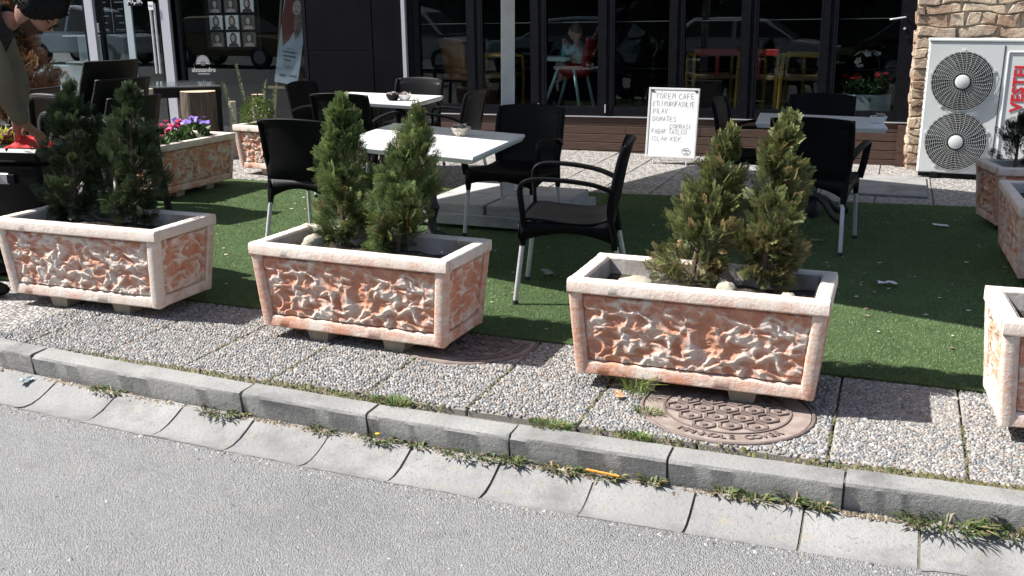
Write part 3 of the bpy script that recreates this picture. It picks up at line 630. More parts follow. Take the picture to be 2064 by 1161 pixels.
plant_conifer('yellowing conifer leaning right with brown left side, left in the pinkish planter',(.74,4.14,.37),.655,.122,1500,43,YELL,(.15,.02),asym=.75)
plant_conifer('full yellowish conifer with pointed tip, right one in the pinkish planter',(1.02,4.05,.37),.71,.120,1900,44,YELL,(.07,.0))
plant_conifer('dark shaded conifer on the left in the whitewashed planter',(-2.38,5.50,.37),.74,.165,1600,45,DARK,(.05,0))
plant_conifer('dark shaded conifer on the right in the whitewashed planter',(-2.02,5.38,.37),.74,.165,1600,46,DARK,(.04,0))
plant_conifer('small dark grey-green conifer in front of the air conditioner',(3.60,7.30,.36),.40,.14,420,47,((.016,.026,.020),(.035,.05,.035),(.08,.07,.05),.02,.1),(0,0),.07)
plant_conifer('rust-brown dead conifer in front of the salon counter',(-4.62,9.75,0),1.55,.36,2300,48,((.09,.045,.022),(.20,.105,.055),(.13,.07,.04),.2,.2),(.0,0),.15)
# ================================================================ TERRACE FURNITURE
def grid_surf(rows):      # rows: list of lists of points
    b=MB(); n=len(rows[0])
    for r_ in rows: b.v+=[tuple(p) for p in r_]
    b.f=[(i*n+j,i*n+j+1,(i+1)*n+j+1,(i+1)*n+j) for i in range(len(rows)-1) for j in range(n-1)]; b.m=[0]*len(b.f); return b
def solid(o,th,off=0):
    m=o.modifiers.new('thickness','SOLIDIFY'); m.thickness=th; m.offset=off; return o
def bake(o):
    dg=bpy.context.evaluated_depsgraph_get(); me=bpy.data.meshes.new_from_object(o.evaluated_get(dg)); o.modifiers.clear(); o.data=me; return o
def make_chair(label):
    t=thing('armchair',label,'chair',group='black resin armchairs on the terrace')
    prof=[(-.262,.405),(-.262,.43),(-.24,.445),(-.16,.443),(-.04,.432),(.08,.426),(.165,.436),(.215,.462)]
    prof=smoothpath([(0,y,z) for y,z in prof],3)
    rows=[]
    for p in prof:
        hw=.250 if p.y<.1 else .250-.02*(p.y-.1)/.12
        rows.append([(s*hw,p.y+(.012*(s*s) if p.y<-.2 else 0),p.z+.010*s*s) for s in np.linspace(-1,1,13)])
    seat=bake(solid(grid_surf(rows).build('seat',M['resin'],t,smooth=True),.012))
    bp=smoothpath([(0,.213,.455),(0,.240,.52),(0,.256,.60),(0,.272,.69),(0,.292,.78),(0,.308,.835),(0,.318,.852)],4); rows=[]
    for p in bp:
        hw=.232+.012*min(1,(p.z-.45)/.2)-(.012 if p.z>.845 else 0)
        rows.append([(s*hw,p.y-.040*s*s*min(1,(p.z-.44)/.15),p.z-(.016*s*s if p.z>.8 else 0)+(.012*(1-s*s) if False else 0)) for s in np.linspace(-1,1,15)])
    back=bake(solid(grid_surf(rows).build('backrest',M['resin'],t,smooth=True),.013))
    for s in(-1,1):     # stiles along both edges of the back, running down to the rear legs
        b=MB(); b.tube(smoothpath([(s*.222,.235,.30),(s*.226,.222,.40),(s*.232,.205,.50),(s*.243,.222,.62),(s*.243,.250,.76),(s*.240,.276,.832)],3),1,8,sq=(.034,.030),up=(1,0,0))
        b.build('back_stile',M['resin'],back,smooth=50)
    # skirt below the seat with shallow arches
    b=MB()
    def skirt(A,B,z1,zc,ze,n=14):
        A,B=Vector(A),Vector(B); up=[];dn=[]
        for i in range(n+1):
            q=i/n; p=A.lerp(B,q); a=(2*q-1)**2; up.append((p.x,p.y,z1)); dn.append((p.x,p.y,ze+(zc-ze)*(1-a)))
        base=len(b.v); b.v+=up+dn; k=n+1
        for i in range(n): b.f.append((base+i,base+i+1,base+k+i+1,base+k+i)); b.m.append(0)
    for s in(-1,1): skirt((s*.247,-.25,0),(s*.232,.215,0),.442,.385,.335)
    skirt((-.247,-.257,0),(.247,-.257,0),.425,.392,.350); skirt((-.230,.222,0),(.230,.222,0),.46,.41,.335)
    bake(solid(b.build('seat_skirt',M['resin'],seat,smooth=40),.010))
    for s in(-1,1):
        b=MB(); b.tube(smoothpath([(s*.240,.225,.600),(s*.262,.12,.640),(s*.284,-.02,.662),(s*.290,-.15,.668),(s*.288,-.222,.655),(s*.282,-.248,.612),(s*.270,-.240,.52),(s*.252,-.232,.42)],4),1,10,sq=(.046,.022),up=None)
        b.build('armrest',M['resin'],t,smooth=50)
    for s in(-1,1):
        for (y0,y1,x0,x1) in ((-.232,-.275,.232,.250),(.222,.300,.214,.235)):
            b=MB(); b.tube([(s*x0,y0,.40),(s*x1,y1,.012)],.0135,10); lg=b.build('leg',M['alu'],t,smooth=40)
            b=MB(); b.lathe([(.0155,0),(.0155,.022),(.0135,.024)],10,(s*x1,y1,0)); b.build('foot_cap',M['cap'],lg)
            b=MB(); d=Vector((s*(x1-x0),y1-y0,-.388)); p=Vector((s*x0,y0,.40)); b.tube([p,p+d*.22],[.020,.0165],8); b.build('leg_socket',M['resin'],lg,smooth=40)
    return t
chair0=make_chair('x'); used=[False]
def face(dx,dy): return math.atan2(dx,-dy)       # rotation that turns the chair's front (-y) towards (dx,dy)
def chair(x,y,dx,dy,label):
    a=face(dx,dy)
    if not used[0]:
        used[0]=True; chair0.location=(x,y,.012); chair0.rotation_euler=(0,0,a); chair0['label']=label; return chair0
    return dup(chair0,(x,y,.012),a,label)
chair(.325,5.37,-.99,.14,'black armchair standing alone between the two middle planters, seen from its side')
chair(.02,6.98,-.42,-.90,'black armchair behind the right corner of the white table, facing the camera')
chair(-1.24,6.55,.35,.94,'black armchair left of the near white table, its back to the camera')
chair(-1.70,9.55,.93,-.35,'black armchair at the left side of the far white table')
chair(-1.0,9.95,-.35,-.93,'black armchair behind the far white table, its backrest shining')
chair(-.55,8.75,-.93,.30,'black armchair at the right side of the far white table, backrest lit from the side')
chair(-1.30,8.55,.30,.93,'black armchair between the two white tables, its back to the camera')
chair(1.97,6.62,.42,.90,'black armchair in front of the shaded grey table, its back to the camera')
chair(1.83,7.80,.92,-.38,'black armchair at the left side of the shaded table, beside the whiteboard')
chair(2.36,7.98,-.38,-.92,'black armchair behind the shaded table, only its top showing')
# ---- tables
def make_table(label,corners,z,loc):
    cx=sum(c[0] for c in corners)/4; cy=sum(c[1] for c in corners)/4
    t=thing('cafe_table',label,'table',(cx,cy,.012),0,'square cafe tables')
    P=[Vector((c[0]-cx,c[1]-cy)) for c in corners]; b=MB(); z1=z-.012
    # top with bevelled underside
    levels=[(.0,.0),(.003,.0),(1,-.0),(1,-.012),(.972,-.036),(.94,-.04)]
    lv=[(.994,z1),(1.0,z1-.005),(1.0,z1-.014),(.968,z1-.040)]
    for k,zz in lv: b.v+=[(p.x*k,p.y*k,zz) for p in P]
    for i in range(3):
        for j in range(4): b.f.append((i*4+j,i*4+(j+1)%4,i*4+4+(j+1)%4,i*4+4+j))
    b.f+=[(0,1,2,3),(15,14,13,12)]; b.m=[0]*len(b.f); b.build('table_top',M['white_top'],t)
    b=MB(); b.lathe([(.055,.0),(.06,.05),(.05,.10),(.03,.13),(.042,.16),(.03,.19),(.026,.25),(.038,.30),(.05,.33),(.036,.36),(.028,.42),(.026,.55),(.034,.60),(.05,.64),(.09,z1-.06),(.10,z1-.04)],14); b.build('pedestal',M['iron'],t,smooth=40)
    for k in range(4):
        a=R(45+90*k-20); d=Vector((math.cos(a),math.sin(a),0)); b=MB(); b.tube(smoothpath([d*.03+Vector((0,0,.16)),d*.13+Vector((0,0,.12)),d*.22+Vector((0,0,.045)),d*.30+Vector((0,0,.025)),d*.33+Vector((0,0,.03))],3),[1]*12+[1.25],8,sq=(.035,.045),up=(0,0,1)); b.build('foot',M['iron'],t,smooth=50)
    for k in range(4):
        a=R(45+90*k-20); d=Vector((math.cos(a),math.sin(a),0)); b=MB(); b.tube([Vector((0,0,z1-.06)),d*.25+Vector((0,0,z1-.05))],1,6,sq=(.03,.02),up=(0,0,1)); b.build('top_bracket',M['iron'],t)
    return t
tL=make_table('sunlit white table behind the middle planter',[(-.80,7.02),(.08,6.35),(-.205,5.32),(-1.03,5.93)],.76,0)
t2=make_table('sunlit white table farther back, near the dark wall',[(-1.542,9.95),(-.63,9.50),(-.84,8.60),(-1.70,9.15)],.745,0)
tR=make_table('shaded grey-looking table near the glass doors on the right',[(1.93,8.05),(2.73,7.67),(2.55,6.99),(1.74,7.37)],.73,0)
# ---- ashtray bowls with sachets
M['sachet']=mat('sachet_paper',(.6,.55,.5),.6,noise=(60,2,.35,.65),col2=(.18,.12,.12))
M['china']=mat('glazed_bowl',(.55,.50,.42),.3,noise=(70,3,.45,.6),col2=(.25,.2,.15))
def bowl(x,y,z,r,label,n=16,m=None):
    t=thing('sugar_bowl',label,'bowl',(x,y,z+.0005),random.uniform(0,3),'sugar bowls on the tables'); b=MB(); b.lathe([(r*.55,0),(r*.8,r*.3),(r,r*.75),(r*1.02,r*.85),(r*.95,r*.85),(r*.75,r*.35),(r*.3,r*.15)],18,cap=True); b.build('dish',m or M['china'],t,smooth=40)
    b=MB(); rr=random.Random(int(x*100))
    for i in range(n):
        a=rr.uniform(0,6.28); q=rr.uniform(0,r*.65); b.box((q*math.cos(a),q*math.sin(a),r*.85+rr.uniform(0,.012)),(r*.55,r*.25,.006),Matrix.Rotation(rr.uniform(0,6),3,'Z')@Matrix.Rotation(rr.uniform(-.9,.9),3,'X')@Matrix.Rotation(rr.uniform(-.9,.9),3,'Y'))
    b.build('sachets',[M['sachet']],t); return t
bowl(-.31,6.27,.76,.062,'sachet bowl on the near white table')
bowl(-.62,6.30,.76,.045,'small bowl half hidden behind the conifer on the near white table')
bowl(-1.03,8.98,.745,.062,'dark bowl, left of the two on the far white table',m=M['resin'])
bowl(-.93,8.99,.745,.062,'pale bowl, right of the two on the far white table',m=M['clear'] if False else M['white'])
bowl(2.58,7.27,.73,.058,'white bowl at the right end of the shaded table',m=M['white'])
# ---- parasols
def parasol(label,loc,rot,PR,HS,ZC,holes=True):
    par=thing('parasol',label,'parasol',loc,rot,'parasols over the terrace')
    b=MB()
    for s in(-1,1): b.box((0,s*.49,.065),(1.06,.05,.07)); b.box((s*.505,0,.0655),(.05,.93,.069))
    b.box((0,0,.062),(1.0,.05,.06)); b.box((0,0,.061),(.05,.92,.058)); base=b.build('base_frame',M['white_slab'],par)
    for sx in(-1,1):
        for sy in(-1,1):
            b=MB(); b.box((sx*.25,sy*.235,.125),(.475,.45,.085),bev=.006); b.build('ballast_slab',M['white_slab'],par)
            b=MB(); b.lathe([(.028,-.012),(.03,-.008),(.03,.008),(.028,.012)],12); o=b.build('castor',M['white'],base,smooth=40); o.rotation_euler=(R(90),0,.5); o.location=(sx*.45,sy*.43,.03)
    b=MB(); b.box((0,0,1.45),(.098,.062,2.75),bev=.006); o=b.build('post',M['post'],par); o.rotation_euler=(0,0,-rot)
    for z in (.58,.70):
        b=MB(); b.lathe([(.010,-.002),(.010,.004)],12); q=b.build('bolt_hole',M['black'],o); q.rotation_euler=(R(90),0,0); q.location=(-.012,-.031,z)
    def cpt(x,y,z): return (x*math.cos(PR)-y*math.sin(PR),x*math.sin(PR)+y*math.cos(PR),z)
    b=MB(); cor=[(-HS,-HS),(HS,-HS),(HS,HS),(-HS,HS)]; N=12; rows=[]
    for i in range(N+1):
        rows.append([cpt(-HS+2*HS*i/N,-HS+2*HS*j/N,ZC+.55*(1-max(abs(2*i/N-1),abs(2*j/N-1)))) for j in range(N+1)])
    g_=grid_surf(rows)
    can=bake(solid(g_.build('canopy',M['canvas'],par),.006))
    b=MB()
    for i in range(4):
        a,c=cor[i],cor[(i+1)%4]
        for k in range(10):
            p=[a[0]+(c[0]-a[0])*q for q in (k/10,(k+1)/10)]; y_=[a[1]+(c[1]-a[1])*q for q in (k/10,(k+1)/10)]
            b.add([cpt(p[0],y_[0],ZC),cpt(p[1],y_[1],ZC),cpt(p[1]*1.003,y_[1]*1.003,ZC-.14),cpt(p[0]*1.003,y_[0]*1.003,ZC-.14)],[(0,1,2,3)])
    bake(solid(b.build('valance',M['canvas'],can),.004))
    for (x,y) in cor+[(HS,0),(-HS,0),(0,HS),(0,-HS)]:
        b=MB(); b.tube([cpt(0,0,ZC+.52),cpt(x*.98,y*.98,ZC-.02)],.012,6); rb=b.build('rib',M['post'],par)
        b=MB(); b.tube([cpt(0,0,ZC-.15),cpt(x*.5,y*.5,ZC+.24)],.010,6); b.build('strut',M['post'],rb)
    b=MB(); b.lathe([(.07,ZC-.2),(.07,ZC-.1),(.06,ZC-.1)],10); b.build('runner',M['post'],par)
parasol('large square parasol on a white post with a slab-weighted base',(-.03,7.5,.012),YAW,R(-37)-YAW,2.03,2.60)
# ---- whiteboard
wb=thing('whiteboard','white menu board with handwritten list standing on the sunny paving','whiteboard',W(-2.12,10.22,0),YAW-R(2))
BW,BH,ZB0=.485,.665,.075; tilt=R(-7)
b=MB(); b.box((0,0,BH/2),(BW,.012,BH)); bd=b.build('panel',M['whiteboard'],wb,loc=(0,0,ZB0),rot=(tilt,0,0))
b=MB()
for s in(-1,1): b.box((s*(BW/2+.004),0,BH/2),(.022,.022,BH+.03),bev=.003)
b.box((0,0,BH+.004),(BW-.012,.021,.022),bev=.003); b.box((0,0,-.004),(BW-.012,.021,.022),bev=.003); b.build('board_frame',M['post'],bd)
for s in(-1,1):
    b=MB(); b.box((s*(BW/2-.02),-.013,BH-.012),(.03,.006,.012)); b.build('corner_cap',M['black'],bd)
    b=MB(); b.tube([(s*.17,.02,.10),(s*.17,-.02,.0)],1,6,sq=(.022,.012),up=(1,0,0)); b.build('leg',M['alu'],wb)
    b=MB(); b.tube([(s*.17,.10,.60),(s*.17,.26,.0)],1,6,sq=(.022,.012),up=(1,0,0)); b.build('rear_leg',M['alu'],wb)
FONT={'A':[[(0,0),(.5,1),(1,0)],[(.2,.4),(.8,.4)]],'B':[[(0,0),(0,1),(.7,.95),(.75,.6),(.1,.5),(.9,.4),(.85,.05),(0,0)]],'C':[[(1,.9),(.5,1),(.05,.6),(.1,.15),(.5,0),(1,.12)]],'D':[[(0,0),(.05,1),(.7,.9),(.95,.45),(.6,.05),(0,0)]],'E':[[(.9,1),(0,1),(0,0),(.9,0)],[(0,.5),(.7,.5)]],'F':[[(.9,1),(0,1),(0,0)],[(0,.5),(.7,.5)]],'I':[[(.5,0),(.5,1)]],'K':[[(0,0),(0,1)],[(.9,1),(.05,.45),(.95,0)]],'L':[[(0,1),(0,0),(.85,0)]],'M':[[(0,0),(.15,1),(.5,.35),(.85,1),(1,0)]],'N':[[(0,0),(0,1),(.9,0),(.9,1)]],'O':[[(.5,1),(.05,.75),(.05,.2),(.5,0),(.95,.2),(.95,.75),(.5,1)]],'P':[[(0,0),(0,1),(.8,.95),(.85,.55),(0,.45)]],'R':[[(0,0),(0,1),(.8,.95),(.85,.55),(0,.45),(.9,0)]],'S':[[(.9,.9),(.4,1),(.1,.75),(.85,.4),(.75,.05),(.05,.08)]],'T':[[(0,1),(1,1)],[(.5,1),(.45,0)]],'U':[[(0,1),(.05,.15),(.5,0),(.9,.2),(.95,1)]],'V':[[(0,1),(.45,0),(1,1)]],'Y':[[(0,1),(.45,.5),(1,1)],[(.45,.5),(.4,0)]],'.':[[(.3,0),(.4,.08)]]}
def scribble(b,txt,x,z,h,wd,gap,slant=0):
    rr=random.Random(len(txt)*7)
    for ch in txt:
        base={'İ':'I','Ö':'O','Ç':'C'}.get(ch,ch)
        if ch==' ': x+=wd*.8; continue
        w_=wd*(.35 if base in 'I.' else 1)
        jz=rr.uniform(-.004,.004)
        st=[[(x+p[0]*w_,z+jz+p[1]*h) for p in s_] for s_ in FONT[base]]
        if ch=='İ': st.append([(x+.45*w_,z+h*1.2),(x+.55*w_,z+h*1.26)])
        if ch=='Ö': st+= [[(x+.25*w_,z+h*1.2),(x+.3*w_,z+h*1.3)],[(x+.7*w_,z+h*1.2),(x+.75*w_,z+h*1.3)]]
        if ch=='Ç': st.append([(x+.5*w_,z-.02*h),(x+.6*w_,z-.2*h),(x+.4*w_,z-.28*h)])
        for s_ in st: b.tube([(p[0],-.0075,p[1]) for p in s_],1,4,sq=(.0021,.0012),up=(0,1,0))
        x+=w_+gap
b=MB(); x0=-BW/2+.028
for txt,x,z,h,wd,gap in (('YÖREM CAFE',x0+.03,.575,.052,.030,.012),('.ETLİ KURUFASULYE',x0-.005,.500,.047,.0215,.0065),('.PİLAV',x0-.005,.428,.047,.026,.008),('.DOMATES',x0-.005,.350,.045,.026,.009),('ÇORBASI',x0+.19,.287,.038,.025,.008),('.KABAK TATLISI',x0-.005,.228,.046,.0235,.0075),('.ISLAK KEK',x0-.005,.155,.043,.028,.010)):
    scribble(b,txt,x,z,h,wd,gap)
el=[(x0+.375+.045*math.cos(a),-.0075,.055+.036*math.sin(a)) for a in np.linspace(0,6.28,20)]; b.tube(el,1,4,sq=(.003,.0012),up=(0,1,0))
scribble(b,'YÖREM',x0+.345,.058,.016,.009,.003); scribble(b,'CAFE',x0+.353,.032,.015,.009,.003)
b.build('handwriting',M['ink'],bd)
# ---- air conditioner
ac=thing('air_conditioner','white outdoor air conditioner with two round fan guards against the stone wall','air conditioner',W(.205,10.22,.045),YAW)
AW,AD,AH=1.03,.36,1.19
b=MB(); b.box((AW/2,AD/2,AH/2),(AW,AD,AH-.001),bev=.012); b.build('casing',M['ac'],ac,smooth=30)
b=MB(); b.box((AW/2,AD/2-.002,AH+.006),(AW+.012,AD+.012,.022),bev=.005); b.build('lid',M['ac'],ac)
b=MB(); b.box((AW/2,.03,-.018),(AW-.03,.04,.035)); b.build('base_rail',M['ac_dark'],ac)
for x in(.15,.85): b=MB(); b.box((x,.17,-.02),(.06,.40,.045)); b.build('foot',M['ac_dark'],ac)
for i in range(22):
    b=MB(); b.box((-.0015,.055,.06+i*.051),(.004,.045,.030)); b.build('side_vent',M['ac_dark'],ac)
b=MB(); b.box((.625,-.002,AH/2-.01),(.006,.004,AH-.05)); b.build('seam',M['ac_dark'],ac)
b=MB(); xs0,xs1,z0,z1=.66,1.005,.06,1.10
for (c_,d_) in (((xs0,-.004,(z0+z1)/2),(.012,.010,z1-z0)),((xs1,-.004,(z0+z1)/2),(.012,.010,z1-z0)),(((xs0+xs1)/2,-.004,z1),(xs1-xs0-.012,.010,.012)),(((xs0+xs1)/2,-.004,z0),(xs1-xs0-.012,.010,.012))): b.box(c_,d_,bev=.002)
b.build('access_panel_edge',M['white'],ac)
b=MB(); b.box((.955,-.003,.53),(.06,.008,.035)); b.build('handle_recess',M['white'],ac)
lettering('VESTEL',.14,'red_lettering',M['red'],ac,(.775,-.004,.80),(R(90),R(-90),0),ext=.001,font_scale_x=1.0,bold=.004)
for zf in (.295,.835):
    g=MB(); cxf=.305; Rf=.258
    hole=MB(); hole.lathe([(Rf+.004,0),(Rf+.004,.006),(.0001,.006)],40); o=hole.build('fan_opening',M['ac_dark'],ac); o.rotation_euler=(R(90),0,0); o.location=(cxf,0,zf)
    bl=MB()
    for k in range(4):
        a=k*math.pi/2+.4; rows=[]
        for i in range(6):
            q=a+i*.2; rows.append([(math.cos(q)*r_,-.010-.002*i,math.sin(q)*r_) for r_ in (.08,.15,.24)])
        n=3; base_=len(bl.v)
        for r_ in rows: bl.v+=r_
        for i in range(5):
            for j in range(2): bl.f.append((base_+i*n+j,base_+i*n+j+1,base_+(i+1)*n+j+1,base_+(i+1)*n+j)); bl.m.append(0)
    bl.build('fan_blades',M['shopdark'],ac,loc=(cxf,0,zf))
    gd=MB()
    for i in range(12):
        r_=.085+(Rf-.085)*i/11; pts=[(r_*math.cos(a),-.045+.012*(r_/Rf)**2+(.0),r_*math.sin(a)) for a in np.linspace(0,2*math.pi,33)]; gd.tube(pts,.0015,4,cap=False)
    for k in range(32):
        a=2*math.pi*k/32; a2=a+.16; pts=[(.07*math.cos(a),-.049,.07*math.sin(a)),(.17*math.cos(a+.07),-.044,.17*math.sin(a+.07)),(Rf*math.cos(a2),-.034,Rf*math.sin(a2)),((Rf+.008)*math.cos(a2),-.002,(Rf+.008)*math.sin(a2))]; gd.tube(pts,.0012,4)
    gg=gd.build('fan_guard',M['ac'],ac,loc=(cxf,0,zf))
    b=MB(); b.lathe([(.062,0),(.062,.006),(.05,.011),(.0001,.012)],24,cap=True); o=b.build('hub_disc',M['ac'],gg,smooth=40); o.rotation_euler=(R(90),0,0); o.location=(0,-.047,0)
    b=MB()
    for k in range(5):
        a=R(20+72*k); b.box(((Rf+.014)*math.cos(a),-.004,(Rf+.014)*math.sin(a)),(.022,.008,.022))
    b.build('guard_tab',M['ac'],gg)
# ---- wicker set on the left
def wicker_chair(label,loc,rotz,group):
    t=thing('wicker_armchair',label,'chair',loc,rotz,group)
    rows=[]
    for p in smoothpath([(0,.20,.42),(0,.225,.55),(0,.26,.70),(0,.31,.86),(0,.325,.90)],3): rows.append([(s*.255*(1 if p.z<.8 else .97),p.y-.03*s*s,p.z) for s in np.linspace(-1,1,9)])
    bk=bake(solid(grid_surf(rows).build('backrest',M['wicker'],t,smooth=True),.02))
    b=MB(); b.box((0,-.01,.415),(.50,.46,.05),bev=.012); b.build('seat',M['wicker'],t)
    for s in(-1,1):
        b=MB(); b.tube(smoothpath([(s*.262,.25,.62),(s*.285,.05,.645),(s*.29,-.16,.65),(s*.29,-.235,.63),(s*.29,-.262,.56),(s*.285,-.27,.35),(s*.28,-.285,.0)],4),1,8,sq=(.052,.045)); b.build('armrest',M['wicker'],t,smooth=50)
        b=MB(); b.tube([(s*.245,.21,.60),(s*.25,.20,.42),(s*.255,.27,.0)],1,8,sq=(.05,.045)); b.build('rear_leg',M['wicker'],t,smooth=50)
    b=MB(); b.tube([(-.28,-.26,.30),(.28,-.26,.30)],1,6,sq=(.03,.03)); b.build('stretcher',M['wicker'],t); return t
ws=Vector((-2.98,7.62,0)); wr=face(-.88,.46)
w0_=wicker_chair('dark wicker armchair, lowest of the stack of three',ws,wr,'stacked wicker armchairs')
for k,(dz,nm) in enumerate(((.125,'dark wicker armchair in the middle of the stack of three'),(.25,'dark wicker armchair on top of the stack of three'))):
    c_=dup(w0_,(ws.x-.085*(k+1),ws.y+.04*(k+1),dz),wr,nm)
dup(w0_,(-4.05,8.35,0),face(-.9,.3),'single wicker armchair with woven back beside the bending person','wicker armchairs on the left')['group']='wicker armchairs on the left'
wt=thing('wicker_table','square dark wicker table with glass top beside the tree stump','table',(-3.62,11.25,0),R(22))
b=MB(); b.box((0,0,.735),(.84,.84,.010),bev=.002); b.build('glass_top',M['clear'],wt)
b=MB(); b.box((0,0,.722),(.82,.82,.012)); b.build('top_panel',mat('grey_table_panel',(.10,.10,.10),.6),wt)
b=MB()
for s in(-1,1): b.box((0,s*.39,.665),(.83,.05,.10)); b.box((s*.39,0,.664),(.05,.73,.098))
b.build('apron',M['wicker'],wt)
for sx in(-1,1):
    for sy in(-1,1): b=MB(); b.box((sx*.375,sy*.375,.309),(.07,.07,.618)); b.build('leg',M['wicker'],wt)
def log(name,label,cat,loc,r,h,m,end,group=None,nz=.05):
    t=thing(name,label,cat,loc,random.uniform(0,3),group); rr=random.Random(label); n=28; b=MB(); prof=[rr.uniform(1-nz,1+nz) for _ in range(n)]
    for i in range(9):
        for j in range(n): a=2*math.pi*j/n; q=r*prof[j]*(1.06-.06*i/8)*(1+rr.uniform(-.02,.02)); b.v.append((q*math.cos(a),q*math.sin(a),h*i/8))
    for i in range(8):
        for j in range(n): b.f.append((i*n+j,i*n+(j+1)%n,(i+1)*n+(j+1)%n,(i+1)*n+j))
    b.m=[0]*len(b.f); b.build('bark',m,t,smooth=30)
    b=MB(); b.v=[(r*prof[j]*.995*math.cos(2*math.pi*j/n),r*prof[j]*.995*math.sin(2*math.pi*j/n),h) for j in range(n)]+[(0,0,h+.004)]; b.f=[(j,(j+1)%n,n) for j in range(n)]; b.m=[0]*n; b.build('cut_end',end,t); return t
log('tree_stump','tall tree stump stool with pale cut top and dark bark','stump',(-3.28,10.85,0),.185,.685,M['bark'],M['logend'])
log('log_post','pale slim log post at the left under the wicker table','post',(-3.72,10.55,0),.075,.73,M['birch'],M['logend'],'slim log posts')
log('log_post','slim grey log post just right of the tree stump','post',(-2.93,10.85,0),.038,.58,M['birch'],M['logend'],'slim log posts')
log('log_post','slim log post behind the green herb bush','post',(-2.75,11.25,0),.07,.62,M['bark'],M['logend'],'slim log posts')
M['redbrown']=mat('red_brown_plastic',(.16,.05,.035),.5)
b=MB(); b.lathe([(.085,0),(.09,.02),(.085,.66),(.078,.67),(.07,.62),(.0001,.60)],18,cap=False); q=b.build('waste_tube',M['redbrown'],None,smooth=40,loc=(-3.45,11.0,0)); tag(q,'red-brown tube bin standing under the wicker table','bin')
# ================================================================ BUILDINGS
FR=(0,-.0155,YAW); FO=W(0,10.9,0)
def fthing(name,label,cat,group=None): return thing(name,label,cat,FO,0,group,rot=FR)
cafe=fthing('cafe_building','dark framed cafe front of folding glass doors above a low plank wall','building')
ZW=.43
# plank skirting: five rows of boards
b=MB(); b.box((-2.6,.06,.0),(5.5,.06,.80)); b.build('skirting_core',M['shopdark'],cafe)
rr=random.Random(5)
for r_ in range(6):
    z=ZW-.012-.045-.0905*r_; cuts=[-5.33]+sorted(rr.uniform(-4.8,-.4) for _ in range(3))+[.10]
    for a,c in zip(cuts[:-1],cuts[1:]):
        if c-a<.05: continue
        b=MB(); b.box(((a+c)/2,.012+rr.uniform(-.002,.002),z),(c-a-.004,.028,.084),bev=.003); b.build('plank',M['plank'],cafe)
b=MB(); b.box((-2.615,.005,ZW-.004),(5.44,.05,.010)); b.build('sill_strip',M['silver'],cafe)
b=MB(); b.box((.055,-.03,.20),(.09,.06,.40)); b.build('corner_board',M['plank'],cafe)
mull=[(-5.33,-5.21),(-4.58,-4.43),(-3.82,-3.68),(-3.05,-2.91),(-2.28,-2.16),(-1.54,-1.41),(-.76,-.64),(-.02,.10)]
ZT_=2.55; M['bar']=mat('glazing_bar',(.12,.12,.125),.5)
b=MB(); b.box((-5.355,-.035,1.45),(.045,.05,2.95)); b.build('silver_edge',M['silver'],cafe)
for i,(a,c) in enumerate(mull):
    if i<len(mull)-1:
        u0,u1=c,mull[i+1][0]; wn=MB()
        wn.box(((a+c)/2-.0+.0,.03,(ZW+ZT_)/2),(c-a,.07,ZT_-ZW-.002)); 
        wn.box(((a+c)/2,.03-.040,(ZW+ZT_)/2),(.012,.012,ZT_-ZW-.02))
        wn.box(((u0+u1)/2,.03,ZW+.058),(u1-u0-.002,.06,.094)); wn.box(((u0+u1)/2,.03,ZT_-.05),(u1-u0-.002,.06,.098))
        wn.box((u0+.012,.012,(ZW+ZT_)/2),(.02,.03,ZT_-ZW-.21)); wn.box((u1-.012,.012,(ZW+ZT_)/2),(.02,.03,ZT_-ZW-.21))
        fr=wn.build('folding_door',M['frame'],cafe)
        b=MB(); b.box(((u0+u1)/2,.035,(ZW+ZT_)/2),(u1-u0-.004,.006,ZT_-ZW-.20)); b.build('pane',M['glass'],fr)
        for zb in (.935,1.425):
            b=MB(); b.tube([(u0,.055,zb),(u1,.055,zb)],.0045,6); b.build('glazing_bar',M['bar' if zb>1 else 'frame'],fr)
    else:
        b=MB(); b.box(((a+c)/2,.03,(ZW+ZT_)/2),(c-a,.07,ZT_-ZW-.002)); st=b.build('door_stile',M['frame'],cafe)
        b=MB(); b.tube(smoothpath([(-.0,-.01,1.435),(-.0,-.055,1.435),(-.02,-.06,1.433),(-.14,-.06,1.415)],4),.008,8); b.build('door_handle',M['alu'],st,smooth=True)
        b=MB(); b.lathe([(.012,0),(.012,.012)],12); q=b.build('keyhole',M['alu'],st); q.rotation_euler=(R(90),0,0); q.location=(-.0,-.006,1.33)
for u in (-3.745,-2.98): 
    b=MB(); b.tube([(u,-.02,.47),(u,-.02,.56)],.008,8); b.build('hinge',M['silver'],cafe)
# shell of the cafe
b=MB(); b.box((-2.6,.06,3.05),(5.6,.12,.998)); b.build('fascia',M['dark_panel'],cafe)
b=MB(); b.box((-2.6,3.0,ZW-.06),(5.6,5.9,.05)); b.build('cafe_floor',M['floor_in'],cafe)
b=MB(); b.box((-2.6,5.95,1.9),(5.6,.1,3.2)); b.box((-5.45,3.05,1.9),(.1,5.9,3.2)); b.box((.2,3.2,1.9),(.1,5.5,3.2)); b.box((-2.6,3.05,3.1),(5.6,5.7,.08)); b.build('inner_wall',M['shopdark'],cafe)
b=MB(); b.box((-3,3,5.5),(14,6,4)); b.build('upper_storey',mat('render_plaster',(.45,.42,.38),.9,bump=(30,.3,.01)),cafe)
